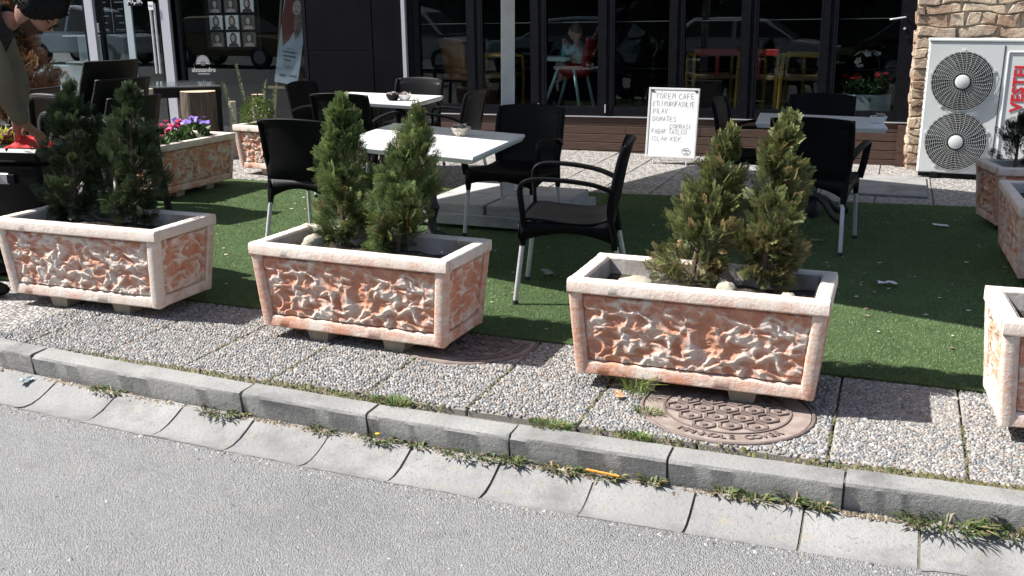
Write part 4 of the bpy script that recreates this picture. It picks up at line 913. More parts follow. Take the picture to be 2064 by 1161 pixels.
# stone wall right of the doors
sw=fthing('stone_wall','beige flagstone wall behind the air conditioner','wall')
b=MB(); b.box((1.8,.10,1.55),(3.36,.55,3.4)); b.build('mortar_core',M['stone_mortar'],sw)
def stone_course(u0,u1,z0,z1,place):
    z=z0; k=0; prev=None
    ncol=26; lev=[z0]*(ncol+1); rr=random.Random(3)
    while z<z1:
        h=rr.uniform(.065,.125); z2=min(z+h,z1+.05); amp=.022; nxt=[z2+amp*math.sin(i*.9+rr.uniform(0,1.2)+k)+rr.uniform(-.008,.008) for i in range(ncol+1)]
        if prev is None: prev=[z]*(ncol+1)
        u=u0-rr.uniform(0,.1)
        while u<u1-.03:
            w_=rr.uniform(.13,.40); a,c=max(u,u0),min(u+w_,u1); u+=w_
            if c-a<.04: continue
            def at(L,x): f=(x-u0)/(u1-u0)*ncol; i=min(int(max(f,0)),ncol-1); return L[i]+(L[i+1]-L[i])*(f-i)
            gap=.006; n=6; bot=[];top=[]
            for i in range(n):
                x=a+gap+(c-a-2*gap)*i/(n-1); bot.append((x+rr.uniform(-.006,.006),at(prev,x)+gap)); top.append((x+rr.uniform(-.006,.006),at(nxt,x)-gap))
            if rr.random()<.3: top[0]=(top[0][0]+.02,top[0][1]-.02)
            if rr.random()<.3: bot[-1]=(bot[-1][0]-.02,bot[-1][1]+.02)
            poly=bot+top[::-1]; ctr=(sum(p[0] for p in poly)/len(poly),sum(p[1] for p in poly)/len(poly)); dep=rr.uniform(.014,.034)
            m_=MB(); nn=len(poly); m_.v=[(x,0,zz) for x,zz in poly]+[(ctr[0]+(x-ctr[0])*.97,-dep*.65,ctr[1]+(zz-ctr[1])*.96) for x,zz in poly]+[(ctr[0]+(x-ctr[0])*.90+rr.uniform(-.012,.012),-dep+rr.uniform(-.012,.012),ctr[1]+(zz-ctr[1])*.84+rr.uniform(-.006,.006)) for x,zz in poly]
            for L in (0,nn):
                for i in range(nn): m_.f.append((L+i,L+(i+1)%nn,L+nn+(i+1)%nn,L+nn+i))
            m_.f.append(tuple(2*nn+i for i in range(nn))); m_.m=[0]*len(m_.f)
            place(m_)
        prev=nxt; z=z2; k+=1
def pl_front(m_): m_.v=[(x,y-.176,z) for x,y,z in m_.v]; m_.build('stone',M['stone'],sw,smooth=12)
def pl_side(m_): m_.v=[(.121+y,-.17+x,z) for x,y,z in m_.v]; m_.build('stone',M['stone'],sw,smooth=25)
stone_course(.10,2.4,-.05,2.3,pl_front); stone_course(0,.30,-.05,2.3,pl_side)
# round sign with metal rim high on the wall
M['rust']=mat('rusty_metal',(.50,.42,.36),.5,.4,noise=(9,5,.45,.6),col2=(.34,.17,.08))
sg=tag(fthing('round_sign','x','sign'),'round sign with grey metal rim on the stone wall, top right corner','sign'); sg.location=W(1.30,10.68,1.665)
b=MB(); b.lathe([(.235,0),(.235,.05),(.205,.06),(.19,.05),(.19,0)],40,cap=False); q=b.build('rim',M['rust'],sg,smooth=30); q.rotation_euler=(R(90),0,0)
b=MB(); b.lathe([(.192,.0),(.192,.03),(.0001,.03)],40); q=b.build('disc',mat('navy',(.01,.012,.03),.4),sg); q.rotation_euler=(R(90),0,0)
# ---- salon, left of the silver edge
sal=fthing('salon_building','dark beauty salon front with glass door on the left','building')
for (a,c,z0,z1) in ((-6.66,-5.79,-.2,1.125),(-6.66,-5.79,1.132,3.0),(-5.785,-5.39,-.2,3.0)):
    b=MB(); b.box(((a+c)/2,.02,(z0+z1)/2),(c-a-.006,.04,z1-z0-.004),bev=.002); b.build('cladding_panel',M['dark_panel'],sal)
b=MB(); b.box((-6.0,.075,1.4),(1.3,.06,3.4)); b.build('cladding_core',M['shopdark'],sal)
def glaz(name,u0,u1,z0,z1,m='glass'):
    b=MB(); fw=.05
    b.box((u0+fw/2,.03,(z0+z1)/2),(fw,.06,z1-z0)); b.box((u1-fw/2,.03,(z0+z1)/2),(fw,.06,z1-z0)); b.box(((u0+u1)/2,.03,z0+fw/2),(u1-u0-2*fw,.058,fw)); b.box(((u0+u1)/2,.03,z1-fw/2),(u1-u0-2*fw,.058,fw)); f=b.build(name,M['frame'],sal)
    b=MB(); b.box(((u0+u1)/2,.032,(z0+z1)/2),(u1-u0-2*fw,.006,z1-z0-2*fw)); b.build('pane',M[m],f); return f
wn=glaz('shop_window',-8.52,-6.67,.10,2.7); dr=glaz('glass_door',-9.74,-8.74,.06,2.5); wl=glaz('shop_window',-13.0,-9.93,.10,2.7)
for u in (-8.66,-9.84): b=MB(); b.box((u,-.02,1.35),(.13,.05,2.9)); b.build('silver_post',M['silver'],sal)
b=MB(); b.box((-9.27,.03,1.3),(.10,.03,2.3)); b.build('frosted_strip',M['shopgrey'],dr)
for u in (-8.86,-8.80): b=MB(); b.tube([(u,-.05,.86),(u,-.05,1.72)],.016,8); b.build('door_bar',M['alu'],dr)
b=MB(); b.box((-9.12,-.008,1.755),(.22,.006,.12)); q=b.build('open_sign',M['black'],dr); lettering('AÇIK',.105,'sign_lettering',M['white'],q,(-9.12,-.0125,1.755))
b=MB(); b.box((-8.83,-.075,1.69),(.075,.006,.10)); q=b.build('push_sticker',M['white'],dr); lettering('Push',.032,'sticker_lettering',mat('navy_ink',(.02,.03,.2),.5),q,(-8.83,-.0795,1.69))
# logo on the window: half-round peacock fan and the name
lg=MB(); cxl,czl=-8.20,.985
for k in range(9):
    a=R(0+22.5*k); 
    for r0,r1 in ((.035,.065),(.075,.088)): lg.tube([(cxl+r0*math.cos(a),.024,czl+r0*math.sin(a)),(cxl+r1*math.cos(a),.024,czl+r1*math.sin(a))],1,4,sq=(.009,.002),up=(0,1,0))
for r_ in (.070,.094):
    lg.tube([(cxl+r_*math.cos(a),.024,czl+r_*math.sin(a)) for a in np.linspace(R(-10),R(190),17)],1,4,sq=(.005,.002),up=(0,1,0))
lg.tube([(cxl-.02,.024,czl-.03),(cxl,.024,czl+.03),(cxl+.02,.024,czl-.03)],1,4,sq=(.007,.002),up=(0,1,0))
M['decal']=mat('white_decal',(.6,.6,.6),.5); q=lg.build('logo',M['decal'],wn)
lettering('alessandro',.085,'logo_lettering',M['decal'],wn,(cxl,.025,.905),ext=.0008); lettering('INTERNATIONAL',.022,'logo_small_lettering',M['decal'],wn,(cxl,.025,.855),ext=.0008)
# shell and rooms behind the salon glass
b=MB(); b.box((-9.4,3,.02),(8.0,5.85,.05)); b.build('salon_floor',M['tan'],sal)
b=MB(); b.box((-9.4,6,1.6),(8,.1,3.4)); b.box((-5.56,3.1,1.6),(.08,5.9,3.3)); b.box((-13.3,3,1.6),(.1,5.9,3.3)); b.box((-9.4,3.0,3.05),(7.7,5.8,.08)); b.build('inner_wall',M['shopdark'],sal)
b=MB(); b.box((-9.4,.06,3.1),(8.2,.12,.8)); b.build('fascia',M['dark_panel'],sal)
cn=fthing('reception_counter','pale grey reception counter behind the salon window','counter')
b=MB(); b.box((-10.72,.42,.50),(1.5,.45,.90),bev=.01); b.build('body',M['shopgrey'],cn); b=MB(); b.box((-10.10,.40,1.14),(.50,.30,.40)); b.build('upper_case',M['shopgrey'],cn)
for z in (.985,1.33): b=MB(); b.box((-10.20,.35,z),(.66,.36,.018)); b.build('shelf',M['white'],cn)
pb=fthing('price_board','black wall board with white price lists above the counter','board'); b=MB(); b.box((-10.4,.72,1.75),(1.1,.03,.9)); b.build('panel',M['black'],pb)
b=MB(); rr=random.Random(9)
for i in range(9):
    for c_ in (-10.25,-9.99): b.box((c_+rr.uniform(-.02,.02),0.701,1.40+.09*i),(rr.uniform(.08,.16),.004,.014))
b.box((-10.12,0.701,1.75),(.008,.004,.8)); b.build('price_lines',M['decal'],pb)
cl=thing('calendar','small white printed card on the salon counter shelf','card',FO,0,rot=FR); b=MB(); b.box((-10.02,.30,1.43),(.17,.012,.12)); b.build('card',M['white'],cl)
b=MB()
for i in range(4): b.box((-9.98,.292,1.395+.024*i),(.075,.003,.012)); b.box((-10.065,.292,1.395+.024*i),(.05,.003,.005))
b.build('print',M['black'],cl)
# photo wall
PS=.875; PX=-7.78+8.10*PS; pw=fthing('photo_display','rows of small portrait photos hanging inside the salon window','photos')
M['skin_print']=mat('print_skin',(.30,.24,.21),.6); M['hair_print']=mat('print_hair',(.03,.022,.02),.6); M['paper_w']=mat('photo_paper',(.46,.47,.48),.5); M['paper_d']=mat('dark_photo_paper',(.07,.065,.065),.5)
b=MB(); b.box((-7.80,.152,1.60),(.80,.02,.90)); b.build('backing',M['black'],pw)
for i in range(3):
    for j in range(4):
        cxp=-8.03+.235*i; czp=1.27+.205*j; lightp=(i,j) in ((0,1),(1,1),(1,0),(2,2),(1,3)); b=MB(); b.box((cxp,.135,czp),(.19,.012,.172)); f=b.build('photo',M['paper_w' if lightp else 'paper_d'],pw)
        b=MB(); el=[(cxp+.048*math.cos(a),czp+.015+.07*math.sin(a)) for a in np.linspace(0,6.28,14)[:-1]]+[]; b.prism(el,.1270,.1285); b.build('hair',M['hair_print'],f)
        b=MB(); el=[(cxp+.030*math.cos(a),czp+.015+.042*math.sin(a)) for a in np.linspace(0,6.28,14)[:-1]]; b.prism(el,.1250,.1266); b.build('face',M['skin_print'],f)
        b=MB(); b.prism([(cxp-.075,czp-.084),(cxp+.075,czp-.084),(cxp+.055,czp-.05),(cxp,czp-.035),(cxp-.055,czp-.05)],.1252,.1268); b.build('shoulders',M['hair_print' if lightp else 'skin_print'],f)
# easel with poster behind the salon glass
ez=thing('easel','wooden easel with tall pale poster behind the salon window','easel',W(-7.17,11.22,-.05),YAW+R(8))
for s in(-1,1): b=MB(); b.tube([(s*.22,-.06,0),(s*.05,.10,1.95)],1,6,sq=(.03,.03)); b.build('leg',M['pine'],ez)
b=MB(); b.tube([(0,.55,0),(0,.12,1.9)],1,6,sq=(.03,.03)); b.build('rear_leg',M['pine'],ez)
b=MB(); b.box((0,-.035,.62),(.52,.05,.03)); b.build('ledge',M['pine'],ez)
po=thing('poster','tall pale poster with a woman portrait leaning on the easel','poster',W(-7.15,11.13,.645),YAW+R(8),rot=(R(-5),R(9),YAW+R(8)))
b=MB(); b.box((0,0,.55),(.31,.012,1.15)); b.build('board',mat('poster_blue',(.42,.50,.56),.5,noise=(2,2,.3,.7),col2=(.50,.56,.60)),po)
M['redhair']=mat('print_red',(.22,.05,.035),.6,noise=(14,3,.3,.7),col2=(.14,.03,.025))
M['blond']=mat('print_blond',(.30,.22,.16),.6,noise=(20,3,.3,.7),col2=(.14,.09,.07))
b=MB(); b.prism([(-.10,.42),(-.03,.50),(.02,.62),(.03,.80),(.02,1.02),(-.02,1.12),(-.11,1.10),(-.14,.95),(-.155,.7)],-.0085,-.0065); b.build('portrait_drape',M['redhair'],po)
b=MB(); b.prism([(.02,.60),(.05,.52),(.09,.56),(.12,.66),(.14,.85),(.13,1.05),(.06,1.12),(-.02,1.10),(0,.8)],-.0095,-.0088); b.build('portrait_hair',M['blond'],po)
b=MB(); b.prism([(.02+.055*math.cos(a),.90+.085*math.sin(a)) for a in np.linspace(0,6.28,16)[:-1]],-.0106,-.0098); b.build('portrait_face',mat('print_face',(.52,.40,.34),.6),po)
b=MB()
for sx in(-.022,.024): b.prism([(.02+sx+.013*math.cos(a),.915+.006*math.sin(a)) for a in np.linspace(0,6.28,9)[:-1]],-.0112,-.0107)
b.prism([(.02+.02*math.cos(a),.855+.008*math.sin(a)) for a in np.linspace(0,6.28,9)[:-1]],-.0112,-.0107); b.build('portrait_features',M['hair_print'],po)
b=MB(); rr=random.Random(2)
for (z,x0,x1,h) in ((.36,-.08,.10,.028),(.31,-.07,.09,.028),(.26,-.05,.03,.024),(.19,-.06,.04,.010),(.17,-.04,.02,.008),(.07,-.09,-.01,.035),(.08,.05,.12,.03),(.40,-.05,.06,.008)):
    x=x0
    while x<x1: w_=rr.uniform(.006,.014); b.box((x,-.0075,z),(w_,.003,h*rr.uniform(.6,1))); x+=w_+.006
b.build('small_print',mat('poster_ink',(.08,.10,.12),.6),po)
# ================================================================ INSIDE THE CAFE
def inside(u,v,z=0): # point on the cafe floor
    k_=1-(v-11.1)*.045; u,v=u*k_,11.1+(v-11.1)*.45
    return W(u,v,ZW-.035+.0155*u+z)
M['mint']=mat('mint_plastic',(.42,.60,.58),.4); M['redpl']=mat('red_plastic',(.27,.012,.016),.4); M['yellow']=mat('yellow_paint',(.27,.17,.02),.4); M['teal']=mat('teal_plastic',(.02,.42,.36),.4)
hc=thing('high_chair','mint and red high chair with tray behind the cafe glass','high chair',inside(-3.72,12.0),YAW+R(-8))
for sx in(-1,1):
    for sy in(-1,1): b=MB(); b.tube([(sx*.24+(-.03),sy*.20,.03),(sx*.10,sy*.15,.52)],.018,8); b.build('leg',M['mint'],hc,smooth=True)
for sy in(-1,1): b=MB(); b.tube([(-.42,sy*.20,.03),(.24,sy*.20,.03)],1,8,sq=(.05,.06)); b.build('base_bar',M['redpl'],hc)
b=MB(); b.ball((0.04,0,.50),(.20,.17,.10),12,8); b.build('seat',M['redpl'],hc,smooth=True)
b=MB(); b.tube(smoothpath([(.17,0,.50),(.21,0,.65),(.24,0,.86)],4),1,8,sq=(.24,.05),up=(1,0,0)); b.build('seat_back',M['redpl'],hc,smooth=True)
b=MB(); b.slab([(-.36,-.17),(-.40,-.10),(-.40,.10),(-.36,.17),(.02,.2),(.02,-.2)],.60,.645); b.build('tray',M['mint'],hc)
b=MB(); b.lathe([(.04,0),(.042,.07),(.036,.09),(.036,.095)],14); tag(b.build('cup',M['teal'],None,smooth=40,loc=inside(-3.79,11.94,.646)),'teal lidded cup on the high chair tray','cup')
def tube_chair(label,u,v,a,back):
    t=thing('tube_chair',label,'chair',inside(u,v),YAW+a,'yellow tube chairs inside the cafe')
    for s in(-1,1): b=MB(); b.tube(smoothpath([(s*.25,-.22,0),(s*.25,-.22,.58),(s*.25,-.17,.655),(s*.25,-.05,.67),(s*.25,.20,.67),(s*.25,.24,.62),(s*.25,.26,0)],5),.019,8); b.build('side_frame',M['yellow'],t,smooth=True)
    b=MB(); b.box((0,0,.44),(.46,.44,.05),bev=.01); b.build('seat',M['tan'],t)
    if back: b=MB(); b.box((0,.22,.70),(.50,.03,.07),bev=.008); b.box((0,.225,.56),(.04,.02,.24)); b.build('backrest',M['redpl'],t)
    return t
tube_chair('yellow tube chair left of the high chair behind the glass',-4.55,11.75,R(95),False)
tube_chair('yellow tube chair with red back near the middle of the cafe glass',-2.05,12.1,R(200),True)
tube_chair('yellow tube chair with red back behind the shaded table',-1.35,11.75,R(150),True)
tube_chair('yellow tube chair nearest the glass door on the right',-.95,11.65,R(90),False)
b=MB(); 
ch=thing('padded_chair','tan padded dining chair behind the left cafe pane','chair',inside(-5.02,11.9),YAW+R(160)); M['tanpad']=mat('tan_leather',(.22,.11,.045),.5)
b.tube(smoothpath([(0,.20,.45),(0,.24,.65),(0,.28,.80),(0,.33,.84)],4),1,8,sq=(.40,.05),up=(0,1,0)); b.build('backrest',M['tanpad'],ch,smooth=True); b=MB(); b.box((0,0,.42),(.42,.42,.07),bev=.015); b.build('seat',M['tanpad'],ch)
for sx in(-1,1):
    for sy in(-1,1): b=MB(); b.tube([(sx*.18,sy*.18,.39),(sx*.19,sy*.2,0)],.014,6); b.build('leg',M['black'],ch)
# flower trough and orchid by the right pane
ft=thing('indoor_planter_box','white planter box with red flowers inside the right pane','planter',inside(-.45,11.35),YAW); b=MB(); b.box((0,0,.14),(.72,.20,.28),bev=.006); b.build('box',M['shopgrey'],ft)
# ================================================================ FLOWERS AND SMALL PLANTS
def leaf_cloud(n,rad,h,ll,lw,pal,seed,up=.5,z0=.0):
    r=np.random.default_rng(seed); d=r.normal(0,1,(n,3)); d/=np.linalg.norm(d,axis=1)[:,None]; q=r.uniform(.25,1,n)**.5
    C_=d*q[:,None]*np.array([rad,rad,h/2])+np.array([0,0,h/2+z0]); D=d*np.array([1,1,.6])+np.array([0,0,up])+r.normal(0,.3,(n,3)); D/=np.linalg.norm(D,axis=1)[:,None]
    S_=np.cross(D,r.normal(0,1,(n,3))); S_/=np.linalg.norm(S_,axis=1)[:,None]; N_=np.cross(D,S_); L=ll*r.uniform(.6,1.3,n)[:,None]; w_=lw*r.uniform(.7,1.2,n)[:,None]
    P=np.stack([C_,C_+D*L*.45+S_*w_*.5+N_*L*.08,C_+D*L-N_*L*.1,C_+D*L*.45-S_*w_*.5+N_*L*.08],1).reshape(-1,3)
    m_=r.uniform(0,1,(n,1)); col=np.array(pal[0])*(1-m_)+np.array(pal[1])*m_; c=np.concatenate([np.repeat(col,4,0),np.ones((n*4,1))],1)
    return npmesh('leaves',P,np.arange(n*4).reshape(-1,4),{'tint':c})
def blossoms(centres,r0,petals,col,seed,layers=1):
    r=np.random.default_rng(seed); P=[];Cc=[]
    for c in centres:
        ax=r.normal(0,.35,3)+np.array([0,-.4,1]); ax/=np.linalg.norm(ax); a=np.cross(ax,[1,.2,0]); a/=np.linalg.norm(a); b_=np.cross(ax,a)
        for ly in range(layers):
            rr=r0*(1-.28*ly)
            for k in range(petals):
                th=2*np.pi*k/petals+ly*.5; d=a*np.cos(th)+b_*np.sin(th); s_=-a*np.sin(th)+b_*np.cos(th); c0=np.array(c)+ax*ly*.006
                P+=[c0,c0+d*rr*.6+s_*rr*.42+ax*rr*.15,c0+d*rr+ax*rr*(.12+.2*ly),c0+d*rr*.6-s_*rr*.42+ax*rr*.15]; sh=r.uniform(.75,1.25); Cc+=[np.array(col)*sh*.8]+[np.array(col)*sh]*3
    Cc=np.concatenate([np.array(Cc),np.ones((len(Cc),1))],1); return npmesh('blossom',np.array(P),np.arange(len(P)).reshape(-1,4),{'tint':Cc})
def flower(label,loc,name,fol,heads,r0,petals,col,seed,layers=1,group='flowers in planters'):
    t=thing(name,label,'flower',loc,0,group); put('leaves',fol,M['leaf'],t)
    for i,c in enumerate(heads):
        put('blossom',blossoms([c],r0,petals,col,seed+i,layers),M['leaf'],t)
    return t
LG=((.035,.075,.02),(.10,.17,.05)); rr=random.Random(4)
PINK=(.62,.10,.22); VIO=(.24,.15,.55)
def heads(n,rad,z,dz): return [(rr.uniform(-rad,rad),rr.uniform(-rad,rad),z+rr.uniform(-dz,dz)) for _ in range(n)]
flower('pink double primrose with big heads at the near end of the brownish planter',(-2.90,8.30,.40),'pink_primrose',leaf_cloud(150,.12,.10,.07,.035,LG,1),heads(9,.12,.13,.04),.038,6,PINK,10,3)
flower('pink primrose farther along the brownish planter, beside the violet one',(-2.86,8.62,.40),'pink_primrose',leaf_cloud(130,.10,.11,.07,.035,LG,2),heads(8,.09,.18,.03),.036,6,PINK,20,3)
flower('violet primrose in the middle of the brownish planter',(-2.72,8.82,.40),'violet_primrose',leaf_cloud(170,.12,.15,.07,.035,LG,3),heads(16,.14,.19,.02),.030,5,VIO,40,1)
flower('small pink primrose at the left rim of the brownish planter',(-3.02,8.36,.40),'pink_primrose',leaf_cloud(70,.07,.09,.06,.03,LG,4),heads(4,.05,.12,.02),.034,6,(.5,.05,.14),60,3)
hb=thing('herb_bush','upright green rosemary and boxwood bush in the planter behind the pink flowers','shrub',(-2.42,9.80,.38)); put('leaves',leaf_cloud(900,.16,.34,.030,.014,((.06,.11,.02),(.17,.24,.05)),5),M['leaf'],hb)
for k,(x,y,h) in enumerate(((-.10,.02,.62),(.12,.0,.42),(-.24,.03,.46),(.02,.05,.48))):
    n=260; r=np.random.default_rng(80+k); s=r.uniform(.1,1,n); a=r.uniform(0,6.28,n); P0=np.stack([x+.10*(s-.3)*np.sign(x)+.004*np.cos(a),y+.004*np.sin(a),h*s],1); D=np.stack([np.cos(a),np.sin(a),.9+0*a],1); D/=np.linalg.norm(D,axis=1)[:,None]; L=(.045*(1-.4*s))[:,None]; Sd=np.cross(D,[0,0,1.]); Sd/=np.linalg.norm(Sd,axis=1)[:,None]
    P=np.stack([P0,P0+D*L*.5+Sd*.003,P0+D*L,P0+D*L*.5-Sd*.003],1).reshape(-1,3); m_=r.uniform(0,1,(n,1)); col=np.array((.06,.10,.04))*(1-m_)+np.array((.15,.20,.09))*m_
    put('sprig',npmesh('sprig',P,np.arange(n*4).reshape(-1,4),{'tint':np.concatenate([np.repeat(col,4,0),np.ones((n*4,1))],1)}),M['leaf'],hb)
# red flowers and orchid behind the right pane
for k,(du,lab) in enumerate(((-.27,'red cyclamen nearest the stone wall inside the right pane'),(-.55,'red cyclamen left of the other inside the right pane'))):
    flower(lab,inside(du+.10,11.33,.26),'cyclamen',leaf_cloud(120,.11,.16,.07,.05,((.02,.05,.02),(.06,.12,.04)),90+k),heads(6,.09,.20,.03),.034,5,(.30,.012,.018),100+10*k,1,'flowers behind the right pane')
orc=flower('white orchid with hanging blossoms behind the right cafe pane',inside(-.30,11.5,.28),'orchid',leaf_cloud(14,.08,.08,.20,.06,((.02,.05,.02),(.05,.1,.03)),130),[(-.16+.05*i,.0,.40+.02*(i%2)-.0*i) for i in range(5)]+[(-.15,0,.33),(-.13,.0,.28)],.045,5,(.62,.66,.64),140,1,'flowers behind the right pane')
b=MB(); b.tube(smoothpath([(.06,0,0),(.07,0,.25),(.03,0,.40),(-.10,0,.42),(-.16,0,.30)],4),.004,5); b.build('stem',M['twig'],orc)
# ---------------------------------------------------------------- weeds
def grass_tuft(name,label,loc,n,rad,h,seed,pal,broad=False,group='weeds along the kerb'):
    r=np.random.default_rng(seed); a=r.uniform(0,6.28,n); q=rad*np.sqrt(r.uniform(0,1,n)); x=q*np.cos(a)*1.0; y=q*np.sin(a)*.45; L=h*r.uniform(.5,1.2,n); out=r.uniform(.1,1.1,n)*(1.25 if broad else .8); a2=a+r.normal(0,.5,n); wd=(.0042 if broad else .0020)*r.uniform(.7,1.4,n)
    B0=np.stack([x,y,0*x-.004],1); d=np.stack([np.cos(a2)*out,np.sin(a2)*out,np.ones(n)],1); d/=np.linalg.norm(d,axis=1)[:,None]; s_=np.stack([-np.sin(a2),np.cos(a2),0*a2],1)
    Mid=B0+d*L[:,None]*.6; Tip=Mid+(d+np.stack([np.cos(a2)*.8,np.sin(a2)*.8,-.7+0*a2],1))*L[:,None]*.35
    P=np.stack([B0-s_*wd[:,None]*.6,Mid-s_*wd[:,None],Tip,Mid+s_*wd[:,None]],1).reshape(-1,3); m_=r.uniform(0,1,(n,1)); col=np.array(pal[0])*(1-m_)+np.array(pal[1])*m_; dry=r.uniform(0,1,n)<.22; col[dry]=(.28,.22,.12)
    o=put(name,npmesh(name,P,np.arange(n*4).reshape(-1,4),{'tint':np.concatenate([np.repeat(col,4,0),np.ones((n*4,1))],1)}),M['leaf'],None,loc=loc,rot=(0,0,YAW)); return tag(o,label,'weed',group)
GP=((.05,.11,.02),(.14,.23,.05))
def kb(u): return W(u,kerbv(u)+.03,.0)
def kg(u,dv=0): return W(u,kerbv(u)-.118-dv,-.097)
grass_tuft('grass_tuft','bright moss-like tuft behind the kerb, below the middle planter',kb(-1.77),260,.085,.035,1,GP)
grass_tuft('grass_tuft','bright low tuft behind the kerb between the two middle planters',kb(-1.11),300,.085,.035,2,GP)
grass_tuft('grass_tuft','small tuft behind the kerb below the pinkish planter',kb(-.775),180,.055,.035,3,GP)
grass_tuft('grass_tuft','tiny tuft behind the kerb left of the middle planter corner',kb(-2.02),70,.035,.022,4,GP)
grass_tuft('grass_tuft','long upright grass beside the foot of the pinkish planter',W(-.885,3.80,0),70,.045,.14,5,((.10,.17,.03),(.22,.30,.06)))
grass_tuft('grass_tuft','low weed beside the manhole cover edge',W(-.80,3.63,0),110,.055,.04,6,GP)
for k,(u,n,rad,h,lab) in enumerate(((-3.10,120,.10,.028,'leafy weed in the gutter joint at the far left'),(-2.48,170,.14,.036,'broad leafy weed in the gutter below the whitewashed planter'),(-2.0,70,.07,.028,'small weed in the gutter left of the middle planter'),(-1.75,110,.10,.032,'weed with a yellow flower in the gutter joint'),(-1.58,50,.05,.030,'small leafy weed just right of the yellow flower'),(-1.38,150,.13,.030,'low straggling weed in the gutter below the middle planter'),(-1.20,50,.05,.050,'spiky weed at the right end of the straggling one'),(-1.02,90,.08,.032,'leafy weed left of the orange pencil'),(-.86,80,.08,.032,'weed under the orange pencil'),(-.69,60,.045,.045,'round leafy weed right of the orange pencil'),(-.44,60,.05,.036,'small rosette weed right of the wide kerb joint'),(-.33,70,.06,.036,'rosette weed in the gutter under the manhole cover'),(-.215,30,.02,.065,'single upright weed in the gutter'),(-.13,60,.04,.040,'weed growing out of a gutter joint'),(.26,260,.16,.060,'large leafy weed in the gutter at the right'),(.47,150,.10,.075,'leafy weed at the right edge of the photo'))):
    grass_tuft('weed',lab,kg(u),int(n*1.0),rad*.85,h*1.15,20+k,((.055,.090,.03),(.15,.19,.075)),True)
b=MB(); b.lathe([(.0001,0),(.008,.004),(.009,.007),(.0001,.009)],10,cap=False); tag(b.build('dandelion_head',mat('dandelion',(.75,.40,.01),.6),None,loc=kg(-1.76)+Vector((0,-.02,.03))),'tiny yellow dandelion flower in the gutter','flower')
# moss in the gap behind the kerb and in the slab joints
P=[]
for k in range(5500):
    u=rng.uniform(-4.,1.4); dens=math.sin(u*2.1+.6)+.6*math.sin(u*5.7)
    if rng.uniform()>.45+.5*dens: continue
    v=rng.uniform(kerbv(u)-.004,max(kerbv(u)+.012,ROW0+.004)); P.append(tuple(W(u,v,.002 if v<ROW0 else .006)))
for k in range(1500):
    i=rng.integers(-8,5); v=rng.uniform(ROW0,ROW0+.5)
    if rng.uniform()<.35: P.append(tuple(W(-.12+SL*i+rng.normal(0,.004),v,0.0)))
o=crumb_mesh(np.array(P),.006,.9,[(.07,.075,.02),(.10,.095,.03),(.14,.12,.06),(.05,.06,.018),(.16,.13,.09)],'moss',M['pebble'],None); tag(o,'moss and soil filling the joint behind the kerb','moss')
P=np.array([tuple(W(rng.uniform(-4.5,1.2),rng.uniform(4.4,8.2),.022)) for _ in range(420)])
o=crumb_mesh(P,.007,.25,[(.42,.38,.28),(.22,.15,.09),(.5,.48,.42),(.15,.11,.07)],'leaf_litter',M['pebble'],None); tag(o,'dry leaf crumbs strewn over the green turf','leaves')
# ---------------------------------------------------------------- litter
pa,pb_=W(-.925,kerbv(-.925)-.125,-.076),W(-.80,kerbv(-.80)-.140,-.076)
b=MB(); b.tube([pa,pb_],.0045,6); tag(b.build('pencil',mat('orange_paint',(.75,.25,.02),.5)),'orange pencil lying in the gutter among weeds','pencil')
M['litter']=mat('paper_litter',(.62,.62,.66),.6)
b=MB(); b.box((0,0,0),(.105,.062,.002),Matrix.Rotation(.06,3,'Y')); tag(b.build('card',M['litter'],None,loc=(3.04,7.13,.030),rot=(0,0,R(-12))),'white card lying on the shaded turf','card')
def scrap(name,label,cat,loc,r,m,seed):
    q=random.Random(seed); rows=[[((i/4-.5)*2*r*(1+q.uniform(-.3,.3)),(j/3-.5)*r*(1+q.uniform(-.4,.4)),q.uniform(0,r*.35)) for j in range(4)] for i in range(5)]
    return tag(bake(solid(grid_surf(rows).build(name,m,None,loc=loc,rot=(0,0,seed)),.0012)),label,cat)
scrap('paper_scrap','crumpled white paper scrap on the shaded turf right of the pinkish planter','paper',(2.10,5.52,.026),.05,M['litter'],3)
scrap('dry_leaf','big grey dry leaf on the turf left of the pinkish planter','leaf',(.21,5.75,.026),.05,mat('grey_leaf',(.25,.25,.23),.8),5)
scrap('dry_leaf','small brown curled leaf under the shaded table','leaf',(2.02,6.62,.026),.04,mat('brown_leaf',(.28,.21,.13),.8),6)
scrap('foil_scrap','bluish crumpled scrap on the gutter at the far left','litter',W(-3.55,kerbv(-3.55)-.17,-.10),.035,mat('foil',(.35,.42,.46),.3,.3),7)
scrap('dry_leaf','brown leaf beside the long grass at the planter foot','leaf',W(-.95,3.755,.012),.035,mat('tan_leaf',(.40,.25,.14),.8),8)
# ================================================================ CASE, CLOTH, PEOPLE
cs=thing('black_case','black rolling case standing behind the whitewashed planter','case',(-3.06,6.27,.0),R(-10))
b=MB(); b.box((0,0,.33),(.60,.38,.58),bev=.025); b.build('body',M['black'],cs,smooth=30)
b=MB(); b.box((0,0,.665),(.62,.40,.085),bev=.02); b.build('lid',M['black'],cs,smooth=30)
b=MB(); b.box((.0,-.196,.53),(.20,.014,.065),bev=.003); q=b.build('latch',M['alu'],cs); b=MB(); b.box((-.02,-.205,.53),(.12,.006,.045)); b.build('label_plate',M['white'],q); b=MB(); b.box((.115,-.20,.53),(.05,.016,.055),bev=.003); b.build('clasp',M['ac_dark'],q)
for s in(-1,1): b=MB(); b.lathe([(.04,-.02),(.045,-.015),(.045,.015),(.04,.02)],14); q=b.build('wheel',M['cap'],cs); q.rotation_euler=(R(90),0,0); q.location=(s*.22,.17,.045)
